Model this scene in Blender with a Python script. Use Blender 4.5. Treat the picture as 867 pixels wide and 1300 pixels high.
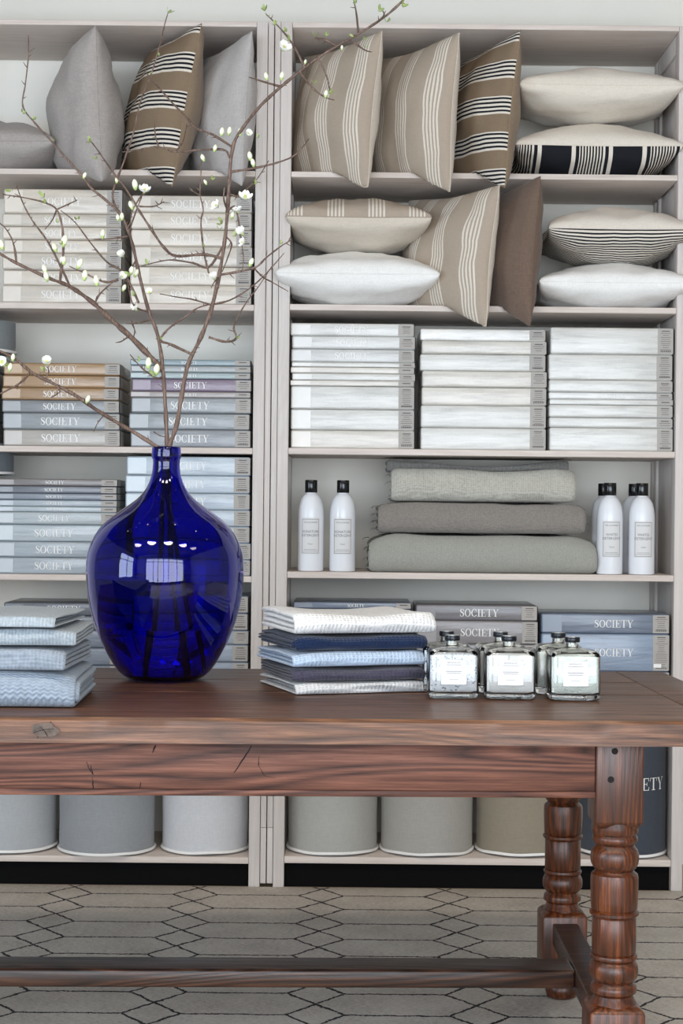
import bpy, bmesh, math, random
from mathutils import Vector, Matrix, noise as mnoise

for o in list(bpy.data.objects):
    bpy.data.objects.remove(o)
scene = bpy.context.scene
COL = scene.collection
R = math.radians
rnd = random.Random(7)

# ------------------------------------------------------------------ camera
F = 2200.0            # focal length in pixels of the 867x1300 frame
CAMZ = 1.132          # eye height; the shelf front is the plane y = 0
CAMD = 5.2            # distance of the eye from the shelf front
ROLL = R(0.58)
cam_d = bpy.data.cameras.new('camera')
cam_d.sensor_fit = 'HORIZONTAL'
cam_d.sensor_width = 36.0
cam_d.lens = F / 867.0 * 36.0
cam_d.clip_start = 0.05
cam = bpy.data.objects.new('camera', cam_d)
COL.objects.link(cam)
cam.matrix_world = Matrix.Translation((0, -CAMD, CAMZ)) @ Matrix.Rotation(R(90), 4, 'X') @ Matrix.Rotation(ROLL, 4, 'Z')
scene.camera = cam

# ------------------------------------------------------------------ light
scene.view_settings.view_transform = 'Standard'
scene.view_settings.look = 'None'
scene.view_settings.gamma = 1.0
scene.view_settings.use_curve_mapping = False
scene.view_settings.exposure = 0.26

world = bpy.data.worlds.new('world')
scene.world = world
world.use_nodes = True
world.node_tree.nodes['Background'].inputs[0].default_value = (0.62, 0.78, 1.0, 1)
world.node_tree.nodes['Background'].inputs[1].default_value = 1.0

def area_light(name, loc, rot, sx, sy, power, color):
    d = bpy.data.lights.new(name, 'AREA')
    d.shape = 'RECTANGLE'; d.size = sx; d.size_y = sy
    d.energy = power; d.color = color
    o = bpy.data.objects.new(name, d)
    COL.objects.link(o)
    o.location = loc; o.rotation_euler = rot
    return o
# daylight standing in the shop windows behind the camera
WIN_Y = -6.6
area_light('window_daylight', (0.2, WIN_Y - 0.25, 1.32), (R(90), 0, 0), 5.4, 2.6, 285, (0.88, 0.94, 1.0))
area_light('side_window_daylight', (-4.35, -4.6, 1.6), (0, R(-90), 0), 2.2, 2.6, 130, (0.74, 0.87, 1.0))
SPOT_POWER = 10
SPOT_COLOR = (1.0, 0.76, 0.50)

# ------------------------------------------------------------------ helpers
def XZ(px, py, D):
    """point of the plane at distance D that shows at a pixel"""
    u = px - 433.5; v = 650.0 - py
    c, s = math.cos(ROLL), math.sin(ROLL)
    u0 = u * c - v * s; v0 = u * s + v * c
    return u0 * D / F, CAMZ + v0 * D / F
def P3(px, py, D):
    x, z = XZ(px, py, D)
    return Vector((x, D - CAMD, z))
S0 = CAMD / F
def link(o, parent=None):
    COL.objects.link(o)
    if parent is not None:
        o.parent = parent
    return o
def tag(o, label, cat, group=None):
    o['label'] = label; o['category'] = cat
    if group: o['group'] = group
    return o
def thing(name, label, cat, loc=(0, 0, 0), rz=0.0, group=None):
    o = bpy.data.objects.new(name, None)
    o.empty_display_size = 0.05
    COL.objects.link(o)
    o.location = loc; o.rotation_euler = (0, 0, rz)
    return tag(o, label, cat, group)
def smooth(me, angle=None):
    for p in me.polygons: p.use_smooth = True
    if angle is not None:
        try: me.set_sharp_from_angle(angle=R(angle))
        except Exception: pass
class MB:
    def __init__(s):
        s.v = []; s.f = []; s.m = []
    def add(s, verts, faces, mat=0):
        b = len(s.v)
        s.v += [tuple(p) for p in verts]
        s.f += [tuple(i + b for i in f) for f in faces]
        s.m += [mat] * len(faces)
    def box(s, x0, x1, y0, y1, z0, z1, mat=0):
        s.add([(x0,y0,z0),(x1,y0,z0),(x1,y1,z0),(x0,y1,z0),(x0,y0,z1),(x1,y0,z1),(x1,y1,z1),(x0,y1,z1)],
              [(0,3,2,1),(4,5,6,7),(0,1,5,4),(1,2,6,5),(2,3,7,6),(3,0,4,7)], mat)
    def lathe(s, prof, n=32, c=(0,0,0), mat=0, cap0=True, cap1=True):
        vs = []
        for r, z in prof:
            for k in range(n):
                a = 2*math.pi*k/n
                vs.append((c[0]+r*math.cos(a), c[1]+r*math.sin(a), c[2]+z))
        fs = []
        for i in range(len(prof)-1):
            for k in range(n):
                k2 = (k+1) % n
                fs.append((i*n+k, i*n+k2, (i+1)*n+k2, (i+1)*n+k))
        if cap0: fs.append(tuple(range(n-1, -1, -1)))
        if cap1: fs.append(tuple((len(prof)-1)*n+k for k in range(n)))
        s.add(vs, fs, mat)
    def tube(s, pts, rads, n=7, mat=0):
        pts = [Vector(p) for p in pts]
        vs = []; fs = []
        prev = None
        for i, p in enumerate(pts):
            t = (pts[min(i+1, len(pts)-1)] - pts[max(i-1, 0)])
            if t.length < 1e-9: t = Vector((0,0,1))
            t.normalize()
            if prev is None:
                a = Vector((0,1,0)) if abs(t.y) < 0.9 else Vector((1,0,0))
            else:
                a = prev
            a = a - t*a.dot(t); a.normalize(); prev = a
            b = t.cross(a)
            for k in range(n):
                q = 2*math.pi*k/n
                vs.append(p + (a*math.cos(q) + b*math.sin(q))*rads[i])
        for i in range(len(pts)-1):
            for k in range(n):
                k2 = (k+1) % n
                fs.append((i*n+k, i*n+k2, (i+1)*n+k2, (i+1)*n+k))
        fs.append(tuple(range(n-1,-1,-1)))
        fs.append(tuple((len(pts)-1)*n+k for k in range(n)))
        s.add(vs, fs, mat)
    def mesh(s, name):
        me = bpy.data.meshes.new(name)
        me.from_pydata(s.v, [], s.f)
        for p, mi in zip(me.polygons, s.m): p.material_index = mi
        me.update()
        return me
    def build(s, name, mats, parent=None, smooth_angle=None, bevel=0, loc=None):
        me = s.mesh(name)
        return obj(name, me, mats, parent, smooth_angle, bevel, loc)
def fixnormals(me):
    bm = bmesh.new(); bm.from_mesh(me)
    bmesh.ops.recalc_face_normals(bm, faces=bm.faces[:])
    bm.to_mesh(me); bm.free()
def bevel_mesh(me, w, seg=2):
    bm = bmesh.new(); bm.from_mesh(me)
    es = [e for e in bm.edges if len(e.link_faces) == 2 and e.calc_face_angle(0) > R(30)]
    bmesh.ops.bevel(bm, geom=es, offset=w, offset_type='OFFSET', segments=seg, profile=0.5, affect='EDGES', clamp_overlap=True)
    bm.to_mesh(me); bm.free()
def obj(name, me, mats, parent=None, smooth_angle=None, bevel=0, loc=None):
    if bevel:
        bevel_mesh(me, bevel)
        if smooth_angle is None: smooth_angle = 50
    if not isinstance(mats, (list, tuple)): mats = [mats]
    for m in mats: me.materials.append(m)
    if smooth_angle is not None: smooth(me, smooth_angle)
    o = bpy.data.objects.new(name, me)
    link(o, parent)
    if loc is not None: o.location = loc
    return o
def copy_obj(o, parent=None, loc=None):
    c = o.copy(); COL.objects.link(c)
    if parent is not None: c.parent = parent
    if loc is not None: c.location = loc
    return c
def struct(o):
    o['kind'] = 'structure'
    return o

# ------------------------------------------------------------------ materials
def srgb(r, g, b):
    f = lambda c: (c/255/12.92 if c/255 <= 0.04045 else ((c/255+0.055)/1.055)**2.4)
    return (f(r), f(g), f(b), 1)
class NT:
    def __init__(s, name):
        s.m = bpy.data.materials.new(name); s.m.use_nodes = True
        s.t = s.m.node_tree; s.b = s.t.nodes['Principled BSDF']
    def n(s, typ, **kw):
        x = s.t.nodes.new(typ)
        for k, v in kw.items(): setattr(x, k, v)
        return x
    def l(s, a, b): s.t.links.new(a, b)
    def setp(s, **kw):
        for k, v in kw.items():
            s.b.inputs[k.replace('_', ' ')].default_value = v
    def math(s, op, a, b=None, c=None):
        x = s.n('ShaderNodeMath', operation=op)
        for i, q in enumerate((a, b, c)):
            if q is None: continue
            if isinstance(q, (int, float)): x.inputs[i].default_value = q
            else: s.l(q, x.inputs[i])
        return x.outputs[0]
    def coords(s, kind='Object', scale=(1,1,1), rot=(0,0,0)):
        tc = s.n('ShaderNodeTexCoord'); mp = s.n('ShaderNodeMapping')
        mp.inputs['Scale'].default_value = scale
        mp.inputs['Rotation'].default_value = rot
        s.l(tc.outputs[kind], mp.inputs[0])
        return mp.outputs[0]
    def noise(s, vec, scale, detail=3, rough=0.55, dist=0.0):
        x = s.n('ShaderNodeTexNoise')
        x.inputs['Scale'].default_value = scale; x.inputs['Detail'].default_value = detail
        x.inputs['Roughness'].default_value = rough; x.inputs['Distortion'].default_value = dist
        s.l(vec, x.inputs['Vector'])
        return x.outputs[0]
    def ramp(s, fac, stops, interp='LINEAR'):
        x = s.n('ShaderNodeValToRGB'); cr = x.color_ramp; cr.interpolation = interp
        while len(cr.elements) > 1: cr.elements.remove(cr.elements[-1])
        cr.elements[0].position = stops[0][0]; cr.elements[0].color = stops[0][1]
        for p, c in stops[1:]:
            e = cr.elements.new(p); e.color = c
        s.l(fac, x.inputs[0])
        return x.outputs[0]
    def mix(s, fac, a, b, typ='MIX'):
        x = s.n('ShaderNodeMix', data_type='RGBA', blend_type=typ)
        for sock, q in ((x.inputs[0], fac), (x.inputs[6], a), (x.inputs[7], b)):
            if isinstance(q, (int, float)): sock.default_value = q
            elif isinstance(q, tuple): sock.default_value = q
            else: s.l(q, sock)
        return x.outputs[2]
    def bump(s, h, strength=0.3, dist=0.002):
        x = s.n('ShaderNodeBump')
        x.inputs['Strength'].default_value = strength; x.inputs['Distance'].default_value = dist
        s.l(h, x.inputs['Height']); s.l(x.outputs[0], s.b.inputs['Normal'])
    def col(s, c):
        if isinstance(c, tuple): s.b.inputs['Base Color'].default_value = c
        else: s.l(c, s.b.inputs['Base Color'])
def scale_c(c, k): return (min(1, c[0]*k), min(1, c[1]*k), min(1, c[2]*k), 1)
_mc = {}
def plain(name, c, rough=0.5, metal=0.0, spec=0.5, var=0.0, nscale=8):
    if name in _mc: return _mc[name]
    t = NT(name); t.setp(Roughness=rough, Metallic=metal)
    t.b.inputs['Specular IOR Level'].default_value = spec
    if var:
        f = t.noise(t.coords(), nscale, 4)
        t.col(t.ramp(f, [(0.3, scale_c(c, 1-var)), (0.7, scale_c(c, 1+var))]))
    else: t.col(c)
    _mc[name] = t.m
    return t.m
def fabric(name, c, rough=0.9, slub=0.06, bump=0.35):
    if name in _mc: return _mc[name]
    t = NT(name); t.setp(Roughness=rough); t.b.inputs['Specular IOR Level'].default_value = 0.2
    t.b.inputs['Sheen Weight'].default_value = 0.15
    a = t.noise(t.coords(scale=(1, 1, 6)), 55, 3); b = t.noise(t.coords(scale=(6, 6, 1)), 55, 3)
    f = t.math('ADD', t.math('MULTIPLY', a, 0.5), t.math('MULTIPLY', b, 0.5))
    t.col(t.ramp(f, [(0.35, scale_c(c, 1-slub)), (0.65, scale_c(c, 1+slub))]))
    big = t.noise(t.coords(), 9, 2)
    t.bump(t.math('ADD', f, t.math('MULTIPLY', big, 2.0)), bump, 0.003)
    _mc[name] = t.m
    return t.m
def pattern_fabric(name, axis, freq, stops, base_for_noise=0.05, offset=0.0):
    """stripes woven across the cover; axis 0 = across, 1 = up, from the cover's own UV"""
    t = NT(name); t.setp(Roughness=0.9); t.b.inputs['Specular IOR Level'].default_value = 0.2
    tc = t.n('ShaderNodeTexCoord'); sp = t.n('ShaderNodeSeparateXYZ'); t.l(tc.outputs['UV'], sp.inputs[0])
    f = t.math('FRACT', t.math('ADD', t.math('MULTIPLY', sp.outputs[axis], freq), offset))
    c = t.ramp(f, stops, 'CONSTANT')
    a = t.noise(t.coords(scale=(1, 1, 6)), 55, 3); b = t.noise(t.coords(scale=(6, 6, 1)), 55, 3)
    w = t.math('ADD', t.math('MULTIPLY', a, 0.5), t.math('MULTIPLY', b, 0.5))
    t.col(t.mix(1.0, c, t.ramp(w, [(0.35, (1-base_for_noise,)*3+(1,)), (0.65, (1,1,1,1))]), 'MULTIPLY'))
    big = t.noise(t.coords(), 9, 2)
    t.bump(t.math('ADD', w, t.math('MULTIPLY', big, 2.0)), 0.35, 0.003)
    return t.m
def woodmat(name, dark, mid, light, axis=0, scale=1.0, rough=0.4, cath=0.5, spec=0.5, ringn=34.0):
    t = NT(name); t.setp(Roughness=rough); t.b.inputs['Specular IOR Level'].default_value = spec
    st = [1, 1, 1]; st[axis] = 0.09
    oi = t.n('ShaderNodeObjectInfo')
    tc = t.n('ShaderNodeTexCoord')
    off = t.n('ShaderNodeVectorMath', operation='MULTIPLY_ADD')
    off.inputs[1].default_value = (1, 1, 1)
    comb = t.n('ShaderNodeCombineXYZ')
    rr = t.math('MULTIPLY', oi.outputs['Random'], 13.0)
    for i in range(3): t.l(rr, comb.inputs[i])
    t.l(tc.outputs['Object'], off.inputs[0]); t.l(comb.outputs[0], off.inputs[2])
    mp = t.n('ShaderNodeMapping'); mp.inputs['Scale'].default_value = tuple(q*scale for q in st); t.l(off.outputs[0], mp.inputs[0])
    v = mp.outputs[0]
    big = t.noise(v, 5.0, 2, 0.5, 0.3)
    rings = t.math('FRACT', t.math('MULTIPLY', big, ringn))
    rings = t.math('POWER', t.math('ABSOLUTE', t.math('SUBTRACT', t.math('MULTIPLY', rings, 2.0), 1.0)), 1.5)
    st2 = [1, 1, 1]; st2[axis] = 0.03
    mp2 = t.n('ShaderNodeMapping'); mp2.inputs['Scale'].default_value = tuple(q*scale for q in st2); t.l(off.outputs[0], mp2.inputs[0])
    grain = t.noise(mp2.outputs[0], 120.0, 5, 0.75)
    grain = t.math('ADD', t.math('MULTIPLY', t.math('SUBTRACT', grain, 0.5), 1.9), 0.5)
    f = t.math('ADD', t.math('MULTIPLY', rings, cath), t.math('MULTIPLY', grain, 1.0-cath*0.5))
    blot = t.noise(v, 2.3, 3)
    f = t.math('ADD', f, t.math('MULTIPLY', t.math('SUBTRACT', blot, 0.5), 0.5))
    t.col(t.ramp(f, [(0.22, light), (0.5, mid), (0.95, dark)]))
    rg = t.math('ADD', t.math('MULTIPLY', grain, 0.25), rough-0.12)
    t.l(rg, t.b.inputs['Roughness'])
    t.bump(t.math('MULTIPLY', f, -1.0), 0.25, 0.0015)
    return t.m

M = {}
M['wall'] = plain('pale grey wall paint', srgb(236, 233, 224), 0.7, var=0.02, nscale=3)
M['ceiling'] = plain('grey ceiling paint', srgb(74, 72, 70), 0.8)
M['sidewall'] = plain('mid grey wall paint', srgb(170, 170, 168), 0.8)
M['floor'] = woodmat('pale floor boards', srgb(150, 132, 112), srgb(178, 160, 140), srgb(196, 180, 160), 0, 1.0, 0.45, 0.4)  # boards toned pale to bounce light up onto the shelf undersides
M['shelf'] = woodmat('whitewashed ash', srgb(199, 186, 178), srgb(211, 200, 192), srgb(218, 208, 201), 0, 1.0, 0.55, 0.25, 0.3)
M['shelf_v'] = woodmat('whitewashed ash upright', srgb(199, 191, 186), srgb(206, 199, 194), srgb(211, 205, 201), 2, 1.0, 0.55, 0.25, 0.3)
M['slot'] = plain('brown hardwood slot', srgb(120, 92, 74), 0.6)
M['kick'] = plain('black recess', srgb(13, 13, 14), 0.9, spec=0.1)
M['table_top'] = woodmat('waxed walnut top', srgb(46, 27, 18), srgb(92, 60, 40), srgb(126, 86, 60), 0, 1.0, 0.42, 0.30, 0.45)
M['table_apron'] = woodmat('oak apron', srgb(54, 30, 23), srgb(100, 61, 47), srgb(130, 84, 66), 0, 1.1, 0.55, 0.5, 0.35)
M['table_edge'] = M['table_apron']
M['table_leg'] = woodmat('turned walnut leg', srgb(26, 12, 6), srgb(78, 38, 17), srgb(120, 64, 30), 2, 1.3, 0.34, 0.32)
M['crack'] = plain('dark split in wood', srgb(22, 14, 10), 0.9)
M['knot'] = plain('weathered knot', srgb(86, 74, 66), 0.7, var=0.4, nscale=90)

# ------------------------------------------------------------------ room
def room():
    X0, X1, Y0, Y1, H = -4.2, 4.2, WIN_Y, 0.425, 3.3
    def sbox(name, m, *a):
        b = MB(); b.box(*a); return struct(b.build(name, m))
    sbox('floor', M['floor'], X0, X1, Y0, Y1, -0.1, 0.0)
    sbox('ceiling', M['ceiling'], X0, X1, Y0, Y1, H, H+0.1)
    sbox('wall_back', M['wall'], X0, X1, Y1, Y1+0.1, 0, H)
    sbox('wall_right', M['sidewall'], X1, X1+0.1, Y0, Y1, 0, H)
    # left wall with a window opening
    b = MB()
    b.box(X0-0.1, X0, Y0, -5.9, 0, H); b.box(X0-0.1, X0, -3.3, Y1, 0, H)
    b.box(X0-0.1, X0, -5.9, -3.3, 0, 0.45); b.box(X0-0.1, X0, -5.9, -3.3, 2.75, H)
    struct(b.build('wall_left', M['sidewall']))
    b = MB()
    b.box(X0, -2.6, Y0-0.1, Y0, 0, H); b.box(3.0, X1, Y0-0.1, Y0, 0, H)
    b.box(-2.6, 3.0, Y0-0.1, Y0, 0, 0.1); b.box(-2.6, 3.0, Y0-0.1, Y0, 2.85, H)
    struct(b.build('wall_front', M['sidewall']))
    fr = plain('dark window frame', srgb(52, 56, 60), 0.4)
    b = MB()
    for x in (-2.6, -1.45, -0.85, -0.1, 0.55, 1.75, 2.95):
        b.box(x, x+0.06, Y0-0.08, Y0-0.01, 0.1, 2.85)
    for z in (0.1, 2.1, 2.79):
        b.box(-2.6, 3.0, Y0-0.08, Y0-0.01, z, z+0.06)
    w = struct(b.build('window_1', fr))
    b = MB()
    for y in (-5.9, -4.62, -3.36):
        b.box(X0-0.08, X0-0.01, y, y+0.06, 0.45, 2.75)
    for z in (0.45, 2.0, 2.69):
        b.box(X0-0.08, X0-0.01, -5.9, -3.3, z, z+0.06)
    struct(b.build('window_2', fr))
room()

# rug: woven lattice of long hexagons and diamonds
def rugmat():
    t = NT('woven lattice rug'); t.setp(Roughness=0.95); t.b.inputs['Specular IOR Level'].default_value = 0.1
    tc = t.n('ShaderNodeTexCoord')
    nz = t.n('ShaderNodeTexNoise'); nz.inputs['Scale'].default_value = 38; nz.inputs['Detail'].default_value = 3
    t.l(tc.outputs['Object'], nz.inputs['Vector'])
    sub = t.n('ShaderNodeVectorMath', operation='SUBTRACT'); t.l(nz.outputs['Color'], sub.inputs[0]); sub.inputs[1].default_value = (0.5, 0.5, 0.5)
    mul = t.n('ShaderNodeVectorMath', operation='SCALE'); t.l(sub.outputs[0], mul.inputs[0]); mul.inputs['Scale'].default_value = 0.014
    add = t.n('ShaderNodeVectorMath', operation='ADD'); t.l(tc.outputs['Object'], add.inputs[0]); t.l(mul.outputs[0], add.inputs[1])
    sp = t.n('ShaderNodeSeparateXYZ'); t.l(add.outputs[0], sp.inputs[0])
    PX, PY, HW = 0.368, 0.172, 0.066
    def cell(sock, per, off):
        q = t.math('FRACT', t.math('DIVIDE', t.math('ADD', sock, off + 50*per), per))
        return t.math('MULTIPLY', t.math('ABSOLUTE', t.math('SUBTRACT', q, 0.5)), per)
    ax = cell(sp.outputs[0], PX, 0.60 + 0.0)
    ay = cell(sp.outputs[1], PY, 0.03)
    dia = t.math('SUBTRACT', t.math('ADD', t.math('DIVIDE', ax, HW), t.math('DIVIDE', ay, PY/2)), 1.0)
    d1 = t.math('MULTIPLY', t.math('ABSOLUTE', dia), 0.052)
    outside = t.math('GREATER_THAN', ax, HW)
    d2 = t.math('ADD', ay, t.math('MULTIPLY', t.math('SUBTRACT', 1.0, outside), 1.0))
    d = t.math('MINIMUM', d1, d2)
    brk = t.noise(tc.outputs['Object'], 160, 2)
    line = t.math('LESS_THAN', d, t.math('MULTIPLY', t.math('SUBTRACT', brk, 0.12), 0.0105))
    st = t.noise(t.coords(scale=(0.5, 1.6, 1)), 150, 4, 0.8)
    st2 = t.noise(t.coords(), 6, 3)
    f = t.math('ADD', t.math('MULTIPLY', st, 0.75), t.math('MULTIPLY', st2, 0.25))
    base = t.ramp(f, [(0.3, srgb(150, 144, 138)), (0.5, srgb(212, 206, 198)), (0.7, srgb(240, 235, 228))])
    t.col(t.mix(line, base, srgb(62, 60, 62)))
    t.bump(st, 0.5, 0.003)
    return t.m
b = MB(); b.box(-2.6, 2.6, -4.9, 0.0, 0.0, 0.007)
tag(b.build('rug', rugmat(), bevel=0.003, loc=(0, -0.006, 0)), 'pale grey woven rug with dark lattice of hexagons and diamonds', 'rug')

# ------------------------------------------------------------------ shelving
DEPTH = 0.415
def zv(v0): return CAMZ + v0*S0          # height of a level seen v0 px above the horizon at the shelf front
LV_TOP = (621.5, 615.0)
LEFT_LV = [(432, 425), (262, 254.5), (80, 72.5), (-83, -90.5), (-252, -259.5), (-440, -448)]
RIGHT_LV = [(432, 425), (263.5, 256), (80.8, 73), (-76.4, -84.3), (-252, -259.5), (-438, -446.5)]
LZ = [zv(a) for a, _ in LEFT_LV]; RZ = [zv(a) for a, _ in RIGHT_LV]
XP = dict(l0=-618*S0, l1=-604*S0, a0=-113.5*S0, a1=-99.5*S0, b0=-82.5*S0, b1=-68.5*S0, r0=423*S0, r1=437*S0)
def side_panel(parent, x0, x1, ztop, inner):
    """a frame of two posts and rails with a thin panel between them; inner = +1 when the bay is on its right"""
    b = MB(); b.box(x0+0.008, x1-0.008, 0.06, DEPTH-0.06, 0.06, ztop-0.02)
    sp = b.build('side_panel', M['shelf_v'], parent, bevel=0.001)
    b = MB(); b.box(x0, x1, 0.0, 0.062, 0.0, ztop); b.build('front_post', M['shelf_v'], sp, bevel=0.0015)
    b = MB(); b.box(x0, x1, DEPTH-0.10, DEPTH-0.062, 0.0, ztop); b.build('rear_post', M['shelf_v'], sp, bevel=0.0015)
    b = MB(); b.box(x0+0.004, x1-0.004, DEPTH-0.0615, DEPTH-0.0405, 0.02, ztop-0.02); b.build('slot_strip', M['slot'], sp)
    b = MB(); b.box(x0, x1, DEPTH-0.04, DEPTH, 0.0, ztop); b.build('rear_post', M['shelf_v'], sp, bevel=0.0015)
    b = MB(); b.box(x0, x1, 0.063, DEPTH-0.101, ztop-0.07, ztop); b.build('top_rail', M['shelf_v'], sp, bevel=0.0015)
    return sp
def shelf_unit(label, xa0, xa1, xb0, xb1, levels):
    u = thing('shelving_unit', label, 'shelf unit', ((xa0+xb1)/2, DEPTH/2, 0))
    off = u.location
    ztop = zv(LV_TOP[0])
    sides = []
    made = []
    made.append(side_panel(u, xa0, xa1, ztop, 1)); made.append(side_panel(u, xb0, xb1, ztop, -1))
    for k, (a, bb) in enumerate([LV_TOP] + levels):
        b = MB(); b.box(xa1+0.0008, xb0-0.0008, 0.002, DEPTH, zv(bb), zv(a))
        made.append(b.build('top_board' if k == 0 else 'shelf', M['shelf'], u, bevel=0.001))
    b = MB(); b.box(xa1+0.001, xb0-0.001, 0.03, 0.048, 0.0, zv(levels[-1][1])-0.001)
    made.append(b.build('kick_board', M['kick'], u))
    for m in made: m.location = -off
    return u
uL = shelf_unit('whitewashed wooden shelf unit behind the blue vase and blossom branches', XP['l0'], XP['l1'], XP['a0'], XP['a1'], LEFT_LV)
uR = shelf_unit('whitewashed wooden shelf unit with striped cushions and detergent bottles', XP['b0'], XP['b1'], XP['r0'], XP['r1'], RIGHT_LV)
for k in range(2):
    w = (XP['b0']-XP['a1'])/2
    x0 = XP['a1'] + k*w + 0.0015; x1 = x0 + w - 0.003
    zs = zv(-402)
    for z0, z1 in ((0.014, zs-0.0006), (zs+0.0006, zv(LV_TOP[0])+0.004)):
        b = MB(); b.box(x0, x1, 0.006, 0.09, z0, z1)
        o = b.build('filler_strip', M['shelf_v'], uL, bevel=0.001); o.location = -uL.location

# ------------------------------------------------------------------ table
TZ = 0.757
def crack_mesh(pts, w):
    """sliver with ragged edges lying in the x-z plane facing -y"""
    b = MB(); vs = []; n = len(pts)
    for i, (x, z) in enumerate(pts):
        ww = w*(0.25+0.9*math.sin(math.pi*(i+0.5)/n))*rnd.uniform(0.6, 1.2)
        vs += [(x-ww*0.7, 0, z+ww*0.5), (x+ww*0.7, 0, z-ww*0.5), ]
    top = [(v[0], -0.0006, v[2]) for v in vs]
    fs = [(2*i, 2*i+1, 2*i+3, 2*i+2) for i in range(n-1)]
    b.add(top, fs)
    return b
def table():
    ang = R(1.5)
    T = thing('refectory_table', 'antique dark wooden table with turned legs, carrying the vase and towels', 'table', (0.522, 3.27-CAMD, 0.007), ang)
    z0 = -0.007
    def L(px, py, D):                      # pixel -> table frame
        p = P3(px, py, D) - Vector(T.location)
        c, s = math.cos(-ang), math.sin(-ang)
        return Vector((p.x*c - p.y*s, p.x*s + p.y*c, p.z))
    zt = TZ - 0.007
    XL = -2.35
    XJ, XR = 0.158, 0.275
    # planks of the top
    ys = [-0.122, 0.335, 0.60, 0.872]
    for i in range(3):
        x1 = XJ - 0.0015
        nx = 60
        b = MB(); vs = []; th = 0.046
        for k in range(nx+1):
            x = XL + (x1-XL)*k/nx
            w = 0.0
            if i == 0: w = 0.004*mnoise.noise(Vector((x*3.1, 0.3, 0))) + 0.002*mnoise.noise(Vector((x*11, 2.3, 0)))
            ya, yb = ys[i] + 0.0008, ys[i+1]-0.0008
            dz = 0.0012*mnoise.noise(Vector((x*2, i*7.7, 0)))
            vs += [(x, ya+w, zt-th), (x, ya+w*0.3+0.001, zt-0.006+dz), (x, ya+w+0.006, zt+dz*0.5), (x, yb-0.002, zt), (x, yb, zt-0.002), (x, yb, zt-th)]
        n = 6; fs = []
        for k in range(nx):
            for j in range(n):
                j2 = (j+1) % n
                fs.append((k*n+j, k*n+j2, (k+1)*n+j2, (k+1)*n+j))
        fs.append(tuple(range(n-1, -1, -1))); fs.append(tuple(nx*n+j for j in range(n)))
        b.add(vs, fs)
        me = b.mesh('plank'); fixnormals(me)
        obj('plank', me, M['table_top'], T, 35)
    b = MB(); b.box(XJ+0.0015, XR, ys[0]-0.002, ys[3]+0.002, zt-0.046, zt+0.0005)
    b.build('breadboard_end', M['table_top_end'] if 'table_top_end' in M else M['table_top'], T, bevel=0.004)
    b = MB(); b.box(XL-0.115, XL-0.0015, ys[0]-0.002, ys[3]+0.002, zt-0.046, zt+0.0005)
    b.build('breadboard_end', M['table_top'], T, bevel=0.004)
    # aprons
    LX = -2.08; ry = 0.77; rx = 0.022
    def apron(y):
        b = MB(); b.box(LX+0.045, -0.0445, y-0.016, y+0.016, 0.604, zt-0.0465)
        a = b.build('apron', M['table_apron'], T, bevel=0.002)
        b = MB(); b.box(LX+0.045, -0.0445, y-0.0205, y-0.0162, 0.597, 0.609)
        b.build('apron_bead', M['table_apron'], a, bevel=0.0018)
        return a
    fa = apron(-0.022); apron(ry+0.01)
    for x in (0.011, LX):
        b = MB(); b.box(x-0.014, x+0.014, 0.046, ry-0.046, 0.60, zt-0.0465); b.build('side_apron', M['table_apron'], T, bevel=0.002)
    # legs
    K = 0.001486
    def zc(yc): return 1.132 - (930+yc/3.513-653.6)*K - 0.007
    prof = [(385,29),(418,29.5),(440,29.3),(452,27),(462,28.6),(475,29),(487,27),(497,24.6),(507,25.8),(520,29),(540,30.6),(560,30.8),(580,30),(600,27),(610,24),(618,25.6),(628,29.3),(645,30.2),(690,30.2),(740,29.8),(780,29.2),(786,28),(790,29.6),(795,31.2),(806,31.2),(813,29),(818,27),(824,27.8),(900,28),(975,27.8),(981,26.6),(985,29),(992,29.9),(1002,29.3),(1009,26),(1016,28),(1035,30.6),(1058,31.2),(1080,30.4),(1098,27),(1106,24.4),(1112,25.4),(1122,28.6),(1138,29.3),(1152,28.8),(1158,26),(1166,24.6),(1185,26.6),(1200,29),(1210,30)]
    lp = [(h*K, zc(y)) for y, h in prof]
    def leg(x, y):
        b = MB()
        lpp = lp[::-1]
        b.lathe(lpp, 40, (x, y, 0))
        # top block, foot shaped with chamfered corners
        def block(hw, za, zb, zc2, zd):
            vs = []
            for h, z in ((hw*0.80, za), (hw, zb), (hw, zc2), (hw*0.80, zd)):
                vs += [(x-h, y-h, z), (x+h, y-h, z), (x+h, y+h, z), (x-h, y+h, z)]
            fs = [(3,2,1,0), (12,13,14,15)]
            for i in range(3):
                for k in range(4):
                    k2 = (k+1) % 4
                    fs.append((i*4+k, i*4+k2, i*4+4+k2, i*4+4+k))
            return vs, fs
        l = b.build('leg', M['table_leg'], T, 40)
        bb = MB(); v, f = block(30.2*K, zc(416), zc(388), zt-0.05, zt-0.0468); bb.add(v, f); bb.build('leg_block', M['table_leg'], l, bevel=0.003)
        bb = MB(); v, f = block(34.5*K, 0.036, 0.046, zc(1222), zc(1200)); bb.add(v, f); bb.build('foot_block', M['table_leg'], l, bevel=0.004)
        bb = MB(); bb.lathe([(0.026, 0.0), (0.034, 0.004), (0.038, 0.016), (0.037, 0.028), (0.03, 0.038)], 28, (x, y, 0)); bb.build('bun_foot', M['table_leg'], l, 40)
        if y < 0.1:
            for dx, dz in ((-0.010, 0.685), (-0.017, 0.632)):
                bb = MB()
                bb.lathe([(0.0065, 0), (0.006, 0.0025)], 14)
                me = bb.mesh('peg')
                me.transform(Matrix.Translation((x+dx, y-30.2*K+0.001, dz)) @ Matrix.Rotation(R(90), 4, 'X'))
                obj('peg', me, M['crack'], l)
        return l
    leg(0, 0); leg(rx, ry); leg(LX, 0); leg(LX, ry)
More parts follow.
